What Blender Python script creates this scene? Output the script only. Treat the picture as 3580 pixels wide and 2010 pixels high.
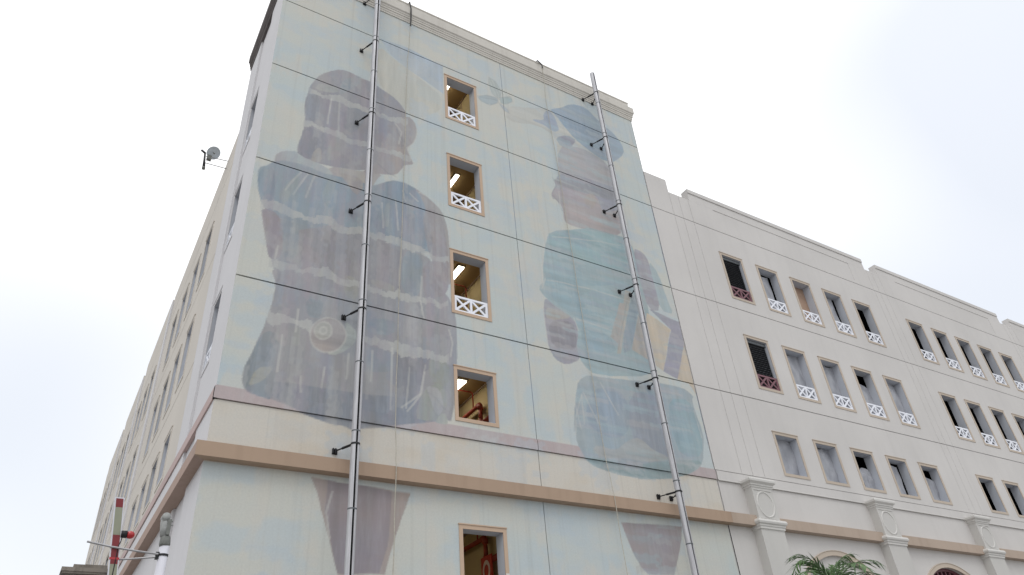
import bpy, bmesh, math, random
import numpy as np
from mathutils import Vector, Matrix

random.seed(7)
for o in list(bpy.data.objects):
    bpy.data.objects.remove(o)
scene = bpy.context.scene
COL = scene.collection

# ------------------------------------------------------------------ camera
cam_d = bpy.data.cameras.new('camera')
cam = bpy.data.objects.new('camera', cam_d)
COL.objects.link(cam)
cam_d.sensor_width = 36.0
cam_d.lens = 25.619
cam_d.clip_start = 0.1
cam_d.clip_end = 4000.0
_R = [[0.85538360, -0.51269405, -0.07391691], [0.23893079, 0.51712807, -0.82188237], [0.45959871, 0.68536368, 0.56484127]]
_m = Matrix(((_R[0][0], -_R[1][0], -_R[2][0], -2.0394),
             (_R[0][1], -_R[1][1], -_R[2][1], -13.5245),
             (_R[0][2], -_R[1][2], -_R[2][2], 1.6), (0, 0, 0, 1)))
cam.matrix_world = _m
scene.camera = cam

# ------------------------------------------------------------------ sky and sun
SUN_EL, SUN_AZ = math.radians(58), math.radians(215)      # azimuth clockwise from +Y
world = bpy.data.worlds.new('World')
scene.world = world
world.use_nodes = True
wn, wl = world.node_tree.nodes, world.node_tree.links
wn.clear()
w_out = wn.new('ShaderNodeOutputWorld')
w_bg = wn.new('ShaderNodeBackground')
w_sky = wn.new('ShaderNodeTexSky')
w_sky.sky_type = 'NISHITA'
w_sky.sun_disc = False
w_sky.sun_elevation = SUN_EL
w_sky.sun_rotation = SUN_AZ
w_sky.air_density = 1.2
w_sky.dust_density = 0.6
w_sky.ozone_density = 2.0
w_geo = wn.new('ShaderNodeTexCoord')
w_noise = wn.new('ShaderNodeTexNoise')
w_noise.inputs['Scale'].default_value = 1.25
w_noise.inputs['Detail'].default_value = 1.6
w_noise.inputs['Roughness'].default_value = 0.42
w_map = wn.new('ShaderNodeMapping')
w_map.inputs['Location'].default_value = (8.2, 4.4, 2.2)
w_map.inputs['Scale'].default_value = (1.0, 1.0, 1.6)
w_ramp = wn.new('ShaderNodeValToRGB')
w_ramp.color_ramp.elements[0].position = 0.28
w_ramp.color_ramp.elements[0].color = (0.63, 0.63, 0.63, 1)
w_ramp.color_ramp.elements[1].position = 0.58
w_ramp.color_ramp.elements[1].color = (1, 1, 1, 1)
w_mix = wn.new('ShaderNodeMix')
w_mix.data_type = 'RGBA'
w_mix.inputs['B'].default_value = (8.1, 8.13, 8.2, 1)     # bright thin cloud, before the strength below
w_bg.inputs['Strength'].default_value = 0.15
wl.new(w_geo.outputs['Generated'], w_map.inputs['Vector'])
wl.new(w_map.outputs['Vector'], w_noise.inputs['Vector'])
wl.new(w_noise.outputs['Fac'], w_ramp.inputs['Fac'])
wl.new(w_ramp.outputs['Color'], w_mix.inputs['Factor'])
wl.new(w_sky.outputs['Color'], w_mix.inputs['A'])
# an overcast sky is brighter towards the zenith
w_sep = wn.new('ShaderNodeSeparateXYZ')
w_mr = wn.new('ShaderNodeMapRange')
w_mr.inputs['From Min'].default_value = 0.0
w_mr.inputs['From Max'].default_value = 1.0
w_mr.inputs['To Min'].default_value = 0.84
w_mr.inputs['To Max'].default_value = 1.26
w_mul = wn.new('ShaderNodeVectorMath')
w_mul.operation = 'SCALE'
wl.new(w_geo.outputs['Generated'], w_sep.inputs['Vector'])
wl.new(w_sep.outputs['Z'], w_mr.inputs['Value'])
wl.new(w_mix.outputs['Result'], w_mul.inputs[0])
wl.new(w_mr.outputs['Result'], w_mul.inputs['Scale'])
wl.new(w_mul.outputs['Vector'], w_bg.inputs['Color'])
wl.new(w_bg.outputs['Background'], w_out.inputs['Surface'])

sun_d = bpy.data.lights.new('sun', 'SUN')
sun_d.energy = 0.8
sun_d.angle = math.radians(25)
sun_d.color = (1.0, 0.975, 0.94)
sun = bpy.data.objects.new('sun', sun_d)
COL.objects.link(sun)
_sd = Vector((math.sin(SUN_AZ) * math.cos(SUN_EL), math.cos(SUN_AZ) * math.cos(SUN_EL), math.sin(SUN_EL)))
sun.rotation_euler = _sd.to_track_quat('Z', 'Y').to_euler()
sun.location = (-20, -30, 40)

vs = scene.view_settings
vs.view_transform = 'Standard'
vs.look = 'None'
vs.exposure = -0.05
vs.gamma = 1.0
vs.use_curve_mapping = False
scene.render.engine = 'CYCLES'
scene.render.resolution_x = 1024
scene.render.resolution_y = 575

# ------------------------------------------------------------------ helpers
def lin(r, g, b):
    def f(c):
        c /= 255.0
        return c / 12.92 if c <= 0.04045 else ((c + 0.055) / 1.055) ** 2.4
    return (f(r), f(g), f(b))


def mesh(name, verts, faces, mat=None, smooth=False, mats=None, fm=None):
    me = bpy.data.meshes.new(name)
    me.from_pydata([tuple(v) for v in verts], [], [tuple(f) for f in faces])
    bm = bmesh.new()
    bm.from_mesh(me)
    bmesh.ops.recalc_face_normals(bm, faces=bm.faces)
    bm.to_mesh(me)
    bm.free()
    if mat:
        me.materials.append(mat)
    if smooth:
        for p in me.polygons:
            p.use_smooth = True
    return me


def add(name, me, parent=None, loc=(0, 0, 0), rz=0.0):
    """Link a mesh as an object. Parents carry their own location, children are given in world
    coordinates under a thing and in the part's own coordinates under a part."""
    o = bpy.data.objects.new(name, me)
    COL.objects.link(o)
    o.location = loc
    o.rotation_euler = (0, 0, rz)
    if parent is not None:
        o.parent = parent
        if parent.type == 'EMPTY':
            o.matrix_parent_inverse = Matrix.Translation(-Vector(parent.location)) if not parent.rotation_euler.z else Matrix.Identity(4)
    return o


def thing(name, label, cat, loc=(0, 0, 0), group=None):
    o = bpy.data.objects.new(name, None)
    COL.objects.link(o)
    o.empty_display_size = 0.3
    o.location = loc
    return tag(o, label, cat, group)


def tag(o, label, cat, group=None):
    o['label'] = label
    o['category'] = cat
    if group:
        o['group'] = group
    return o


class MB:
    """Collects boxes, tubes and sheets of ONE part."""
    def __init__(s):
        s.v, s.f = [], []

    def box(s, x0, x1, y0, y1, z0, z1):
        n = len(s.v)
        s.v += [(x, y, z) for z in (z0, z1) for y in (y0, y1) for x in (x0, x1)]
        s.f += [tuple(n + i for i in q) for q in ((0, 1, 3, 2), (4, 6, 7, 5), (0, 4, 5, 1), (1, 5, 7, 3), (3, 7, 6, 2), (2, 6, 4, 0))]
        return s

    def quad(s, *p):
        n = len(s.v)
        s.v += list(p)
        s.f.append(tuple(range(n, n + len(p))))
        return s

    def tube(s, pts, r, n=10, cap=True):
        pts = [Vector(p) for p in pts]
        rs = r if isinstance(r, (list, tuple)) else [r] * len(pts)
        base = len(s.v)
        up = None
        for i, p in enumerate(pts):
            t = (pts[min(i + 1, len(pts) - 1)] - pts[max(i - 1, 0)]).normalized()
            if up is None:
                up = t.orthogonal().normalized()
            up = (up - t * up.dot(t)).normalized()
            w = t.cross(up)
            for k in range(n):
                a = 2 * math.pi * k / n
                s.v.append(tuple(p + (up * math.cos(a) + w * math.sin(a)) * rs[i]))
        for i in range(len(pts) - 1):
            for k in range(n):
                a, b = base + i * n + k, base + i * n + (k + 1) % n
                s.f.append((a, b, b + n, a + n))
        if cap:
            s.f.append(tuple(base + k for k in range(n))[::-1])
            s.f.append(tuple(base + (len(pts) - 1) * n + k for k in range(n)))
        return s

    def bar(s, a, b, w, d0, d1):
        """flat bar in the XZ plane from a to b, width w, from depth d0 to d1"""
        a, b = Vector((a[0], 0, a[1])), Vector((b[0], 0, b[1]))
        t = (b - a).normalized()
        p = Vector((-t.z, 0, t.x)) * (w / 2)
        n = len(s.v)
        for d in (d0, d1):
            for q in (a + p, b + p, b - p, a - p):
                s.v.append((q.x, d, q.z))
        s.f += [tuple(n + i for i in q) for q in ((0, 1, 2, 3), (7, 6, 5, 4), (0, 4, 5, 1), (1, 5, 6, 2), (2, 6, 7, 3), (3, 7, 4, 0))]
        return s

    def build(s, name, mat, parent=None, smooth=False, loc=(0, 0, 0), rz=0.0):
        return add(name, mesh(name, s.v, s.f, mat, smooth), parent, loc, rz)

    def me(s, name, mat, smooth=False):
        return mesh(name, s.v, s.f, mat, smooth)


FRONT = lambda a, z, d: (a, d, z)          # facade facing -Y
LEFT = lambda a, z, d: (d, a, z)           # facade facing -X


def cuts(lo, hi, edges, step):
    e = sorted(set([lo, hi] + [x for x in edges if lo < x < hi]))
    if not step:
        return e
    out = []
    for a, b in zip(e, e[1:]):
        n = max(1, int(math.ceil((b - a) / step)))
        out += [a + (b - a) * i / n for i in range(n)]
    return out + [hi]


def plate(P, a0, a1, z0, z1, holes=(), d=0.0, thick=0.045, step=None, name='wall_panel', mat=None):
    """A wall panel with window openings left out and real edges round itself."""
    A = cuts(a0, a1, [h[0] for h in holes] + [h[1] for h in holes], step)
    Z = cuts(z0, z1, [h[2] for h in holes] + [h[3] for h in holes], step)
    v, f = [], []
    nz = len(Z)
    for a in A:
        for z in Z:
            v.append(P(a, z, d))
    def inh(a, z):
        return any(h[0] < a < h[1] and h[2] < z < h[3] for h in holes)
    for i in range(len(A) - 1):
        for j in range(nz - 1):
            if holes and inh((A[i] + A[i + 1]) / 2, (Z[j] + Z[j + 1]) / 2):
                continue
            k = i * nz + j
            f.append((k, k + nz, k + nz + 1, k + 1))
    if thick:
        ring = [i * nz for i in range(len(A))] + [(len(A) - 1) * nz + j for j in range(1, nz)] + \
               [i * nz + nz - 1 for i in range(len(A) - 2, -1, -1)] + [j for j in range(nz - 2, 0, -1)]
        b = len(v)
        coords = [(a, z) for a in A for z in Z]
        for k in ring:
            v.append(P(coords[k][0], coords[k][1], d + thick))
        n = len(ring)
        for q in range(n):
            f.append((ring[q], ring[(q + 1) % n], b + (q + 1) % n, b + q))
    me = bpy.data.meshes.new(name)
    me.from_pydata(v, [], f)
    if mat:
        me.materials.append(mat)
    return me


def sweep(path, normals, profile, closed=True):
    """profile: (outward offset, z); path: plan corners; normals: outward plan normal of each segment"""
    v, f = [], []
    n = len(profile)
    for i, p in enumerate(path):
        if i == 0:
            m = Vector(normals[0])
        elif i == len(path) - 1:
            m = Vector(normals[-1])
        else:
            m = Vector(normals[i - 1]) + Vector(normals[i])
        for o, z in profile:
            v.append((p[0] + m.x * o, p[1] + m.y * o, z))
    for i in range(len(path) - 1):
        for k in range(n if closed else n - 1):
            a, b = i * n + k, i * n + (k + 1) % n
            f.append((a, b, b + n, a + n))
    if closed:
        f.append(tuple(range(n)))
        f.append(tuple((len(path) - 1) * n + k for k in range(n)))
    return v, f


# ------------------------------------------------------------------ materials
ALB = 0.90          # outdoor wall paint, as reflectance rather than as it looks in the light

def new_mat(name, rough=0.8, metallic=0.0, spec=0.3):
    m = bpy.data.materials.new(name)
    m.use_nodes = True
    b = m.node_tree.nodes['Principled BSDF']
    b.inputs['Roughness'].default_value = rough
    b.inputs['Metallic'].default_value = metallic
    b.inputs['Specular IOR Level'].default_value = spec
    return m, m.node_tree.nodes, m.node_tree.links, b


def tex_noise(n, l, scale, detail=4, vec=None, rough=0.55):
    t = n.new('ShaderNodeTexNoise')
    t.inputs['Scale'].default_value = scale
    t.inputs['Detail'].default_value = detail
    t.inputs['Roughness'].default_value = rough
    if vec is not None:
        l.new(vec, t.inputs['Vector'])
    return t.outputs['Fac']


def mapped(n, l, scale=(1, 1, 1), loc=(0, 0, 0)):
    g = n.new('ShaderNodeNewGeometry')
    m = n.new('ShaderNodeMapping')
    m.inputs['Scale'].default_value = scale
    m.inputs['Location'].default_value = loc
    l.new(g.outputs['Position'], m.inputs['Vector'])
    return m.outputs['Vector']


def remap(n, l, val, lo, hi, to0, to1):
    r = n.new('ShaderNodeMapRange')
    r.inputs['From Min'].default_value = lo
    r.inputs['From Max'].default_value = hi
    r.inputs['To Min'].default_value = to0
    r.inputs['To Max'].default_value = to1
    l.new(val, r.inputs['Value'])
    return r.outputs['Result']


def mixc(n, l, fac, a, b, mode='MIX'):
    m = n.new('ShaderNodeMix')
    m.data_type = 'RGBA'
    m.blend_type = mode
    m.clamp_factor = True
    for key, val in (('Factor', fac), ('A', a), ('B', b)):
        if isinstance(val, (int, float)):
            m.inputs[key].default_value = val
        elif isinstance(val, tuple):
            m.inputs[key].default_value = (*val[:3], 1)
        else:
            l.new(val, m.inputs[key])
    return m.outputs['Result']


def bump(n, l, b, h, strength=0.15, dist=0.01):
    bp = n.new('ShaderNodeBump')
    bp.inputs['Strength'].default_value = strength
    bp.inputs['Distance'].default_value = dist
    l.new(h, bp.inputs['Height'])
    l.new(bp.outputs['Normal'], b.inputs['Normal'])


def plaster(name, col, dirt=None, var=0.06, streak=0.10, rough=0.85):
    """painted render: soft patches, rain streaks and a fine grain"""
    m, n, l, b = new_mat(name, rough)
    col = tuple(c * ALB for c in col)
    dirt = tuple(c * ALB for c in dirt) if dirt else None
    dirt = dirt or tuple(c * 0.72 for c in col)
    patch = remap(n, l, tex_noise(n, l, 0.35, 5, mapped(n, l)), 0.35, 0.7, 0.0, 1.0)
    st = remap(n, l, tex_noise(n, l, 1.0, 5, mapped(n, l, (3.2, 3.2, 0.22)), 0.62), 0.48, 0.78, 0.0, 1.0)
    gr = tex_noise(n, l, 14.0, 4, mapped(n, l))
    c0 = mixc(n, l, remap(n, l, patch, 0, 1, 0, 1), tuple(min(1, c * (1 + var)) for c in col), tuple(c * (1 - var) for c in col))
    c1 = mixc(n, l, remap(n, l, st, 0, 1, 0, streak * 2.2), c0, dirt)
    c2 = mixc(n, l, remap(n, l, gr, 0.3, 0.7, 0.0, 0.12), c1, tuple(c * 0.86 for c in col))
    l.new(c2, b.inputs['Base Color'])
    bump(n, l, b, gr, 0.12, 0.006)
    return m


def plain(name, col, rough=0.6, metallic=0.0, var=0.12, scale=6.0, spec=0.3):
    m, n, l, b = new_mat(name, rough, metallic, spec)
    t = tex_noise(n, l, scale, 4, mapped(n, l))
    c = mixc(n, l, remap(n, l, t, 0.3, 0.7, 0, 1), tuple(min(1, x * (1 + var)) for x in col), tuple(x * (1 - var) for x in col))
    l.new(c, b.inputs['Base Color'])
    return m


def emitter(name, col, strength):
    m, n, l, b = new_mat(name, 0.4)
    b.inputs['Base Color'].default_value = (0.9, 0.9, 0.85, 1)
    b.inputs['Emission Color'].default_value = (*col, 1)
    b.inputs['Emission Strength'].default_value = strength
    t = tex_noise(n, l, 3.0, 1, mapped(n, l))
    l.new(remap(n, l, t, 0, 1, strength * 0.95, strength * 1.05), b.inputs['Emission Strength'])
    return m


M = {}
M['filler_pale'] = plain('pale_blue_joint_sealant', lin(120, 132, 152), 0.6)
M['wing'] = plaster('pale_beige_render', lin(209, 206, 203), var=0.05, streak=0.08)
M['tan_wing'] = plaster('warm_cream_render', lin(207, 201, 192), var=0.04, streak=0.06)
M['white_wall'] = plaster('white_render', lin(212, 211, 213), var=0.03, streak=0.06)
M['core'] = plain('dark_joint_filler', (0.11, 0.11, 0.11), 0.95)
M['frame'] = plaster('tan_painted_surround', lin(196, 172, 150), var=0.05, streak=0.05)
M['frame_wing'] = plaster('pale_tan_painted_surround', lin(196, 183, 168), var=0.05, streak=0.05)
M['reveal'] = plain('pale_blue_white_paint', lin(186, 190, 198), 0.7, var=0.04, scale=3)
M['rail'] = plain('white_gloss_paint', (0.80, 0.82, 0.88), 0.4, var=0.03)
M['rail_maroon'] = plain('maroon_paint', lin(120, 82, 90), 0.5, var=0.12)
M['ledge'] = plaster('tan_brown_render', lin(176, 153, 133), lin(118, 98, 82), var=0.05, streak=0.12)
M['ledge_left'] = plaster('dusty_pink_brown_render', lin(172, 150, 138), lin(120, 98, 80), var=0.05, streak=0.12)
M['ledge_wing'] = plaster('pale_brown_render', lin(182, 165, 150), lin(120, 98, 80), var=0.05, streak=0.10)
M['pink'] = plaster('dusty_pink_render', lin(190, 170, 166), var=0.06, streak=0.1)
M['cornice'] = plaster('weathered_grey_cornice', lin(207, 203, 195), lin(140, 132, 122), var=0.04, streak=0.10)
M['cornice_dark'] = plaster('dark_grey_cornice', lin(108, 102, 101), lin(66, 62, 61), var=0.15, streak=0.2)  # darker grey than the front cornice, used along the narrow side
M['pilaster'] = plaster('pale_grey_cream_render', lin(203, 201, 197), var=0.03, streak=0.07)
M['moulding'] = plaster('white_moulding_paint', lin(214, 212, 208), var=0.03, streak=0.10)
M['void'] = plain('unlit_dark_interior', (0.012, 0.012, 0.014), 0.9)  # darkness of the unlit rooms is put into this near-black colour
M['room'] = plaster('yellow_cream_room_paint', lin(204, 184, 140), var=0.05, streak=0.04)
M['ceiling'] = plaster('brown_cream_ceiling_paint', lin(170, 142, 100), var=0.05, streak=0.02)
M['red_pipe'] = plain('red_oxide_pipe_paint', lin(150, 62, 44), 0.45, var=0.15)
M['black_metal'] = plain('black_painted_steel', (0.025, 0.025, 0.027), 0.5, 0.3)
M['mesh_back'] = plain('black_back_board', (0.02, 0.021, 0.024), 0.8)  # board behind the louvre slats, black all over
M['slat'] = plain('grey_louvre_steel', (0.12, 0.13, 0.14), 0.5, 0.2)
M['rope'] = plain('off_white_rope', lin(176, 172, 160), 0.9, var=0.15, scale=20)
M['rope_dark'] = plain('dark_strap', (0.06, 0.06, 0.06), 0.8)
M['ground'] = plaster('grey_concrete_paving', (0.32, 0.31, 0.30), var=0.12, streak=0.02)
M['roof'] = plain('grey_roof_screed', (0.22, 0.22, 0.21), 0.9)
M['ply'] = plain('brown_plywood', lin(164, 138, 120), 0.75, var=0.08, scale=2)
M['maroon_bar'] = plain('dark_maroon_bars', lin(96, 52, 60), 0.5, var=0.15)
M['post_white'] = plain('white_post_paint', lin(205, 205, 212), 0.4, var=0.04)
M['grey_plastic'] = plain('grey_weathered_housing', lin(150, 152, 150), 0.5, var=0.15, scale=30)
M['dark_collar'] = plain('dark_grey_collar', lin(112, 114, 110), 0.55, var=0.15, scale=30)
M['steel_rod'] = plain('galvanised_rod', lin(150, 150, 152), 0.4, 0.5, var=0.1)
M['band_red'] = plain('faded_red_reflective_tape', lin(122, 50, 54), 0.5, var=0.08)
M['band_grey'] = plain('faded_grey_green_tape', lin(140, 142, 124), 0.5, var=0.06)
M['lens_red'] = plain('red_lamp_lens', lin(168, 30, 36), 0.2, var=0.05, spec=0.6)
M['dish'] = plain('pale_blue_grey_dish', lin(214, 224, 232), 0.4, var=0.06)
M['annex'] = plaster('grey_stained_stone', lin(146, 140, 132), lin(60, 56, 52), var=0.14, streak=0.3)
M['sign_red'] = plain('red_sign_face', lin(176, 60, 44), 0.5, var=0.06)
M['sign_white'] = plain('pale_sign_ring', lin(214, 190, 178), 0.5, var=0.04)
M['trunk'] = plain('palm_trunk_bark', (0.16, 0.14, 0.11), 0.9, var=0.3, scale=18)
M['tube_lamp'] = emitter('lit_fluorescent_tube', (1.0, 0.94, 0.78), 9.0)
M['lamp_body'] = plain('white_lamp_tray', (0.7, 0.68, 0.6), 0.5, var=0.03)


def steel_mat():
    m, n, l, b = new_mat('weathered_stainless_steel', 0.5, 0.35, 0.5)
    t = tex_noise(n, l, 1.0, 6, mapped(n, l, (40, 40, 1.6)), 0.65)
    c = mixc(n, l, remap(n, l, t, 0.35, 0.7, 0, 1), (0.56, 0.56, 0.58), (0.38, 0.38, 0.40))
    l.new(c, b.inputs['Base Color'])
    l.new(remap(n, l, t, 0.3, 0.7, 0.5, 0.7), b.inputs['Roughness'])
    return m


M['steel'] = steel_mat()


def sheet_mat():
    m, n, l, b = new_mat('translucent_grey_plastic_sheet', 0.35, 0, 0.5)
    t = tex_noise(n, l, 2.2, 5, mapped(n, l, (1.6, 1.6, 0.8)))
    c = mixc(n, l, remap(n, l, t, 0.35, 0.65, 0, 1), lin(170, 172, 178), lin(138, 140, 147))
    l.new(c, b.inputs['Base Color'])
    bump(n, l, b, t, 0.5, 0.05)
    return m


M['sheet'] = sheet_mat()


def leaf_mat():
    m, n, l, b = new_mat('palm_leaf', 0.42, 0, 0.4)
    t = tex_noise(n, l, 5.0, 3, mapped(n, l))
    c = mixc(n, l, remap(n, l, t, 0.3, 0.7, 0, 1), (0.045, 0.105, 0.03), (0.10, 0.18, 0.06))
    l.new(c, b.inputs['Base Color'])
    return m


M['leaf'] = leaf_mat()


def mural_mat():
    """faded wall painting: the painted shapes come from the wall's own colour data, brush strokes,
    washed-out patches and rain streaks are added here"""
    m, n, l, b = new_mat('faded_mural_paint', 0.82)
    at = n.new('ShaderNodeAttribute')
    at.attribute_name = 'paint'
    brush = tex_noise(n, l, 1.0, 6, mapped(n, l, (5.5, 5.5, 0.9)), 0.65)
    brush2 = tex_noise(n, l, 1.0, 5, mapped(n, l, (1.0, 1.0, 4.5), (7, 3, 1)), 0.6)
    grain = tex_noise(n, l, 26.0, 5, mapped(n, l), 0.7)
    c = mixc(n, l, remap(n, l, brush, 0.48, 0.70, 0.0, 0.18), at.outputs['Color'], lin(192, 196, 194))
    c = mixc(n, l, remap(n, l, brush2, 0.5, 0.75, 0.0, 0.10), c, lin(160, 172, 182))
    drip = tex_noise(n, l, 1.0, 4, mapped(n, l, (7.0, 7.0, 0.10), (2, 0, 9)), 0.6)
    c = mixc(n, l, remap(n, l, drip, 0.54, 0.76, 0.0, 0.20), c, lin(128, 124, 118))
    c = mixc(n, l, remap(n, l, grain, 0.35, 0.68, 0.0, 0.18), c, lin(138, 138, 136))
    l.new(c, b.inputs['Base Color'])
    bump(n, l, b, grain, 0.12, 0.006)
    return m


M['mural'] = mural_mat()

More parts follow.
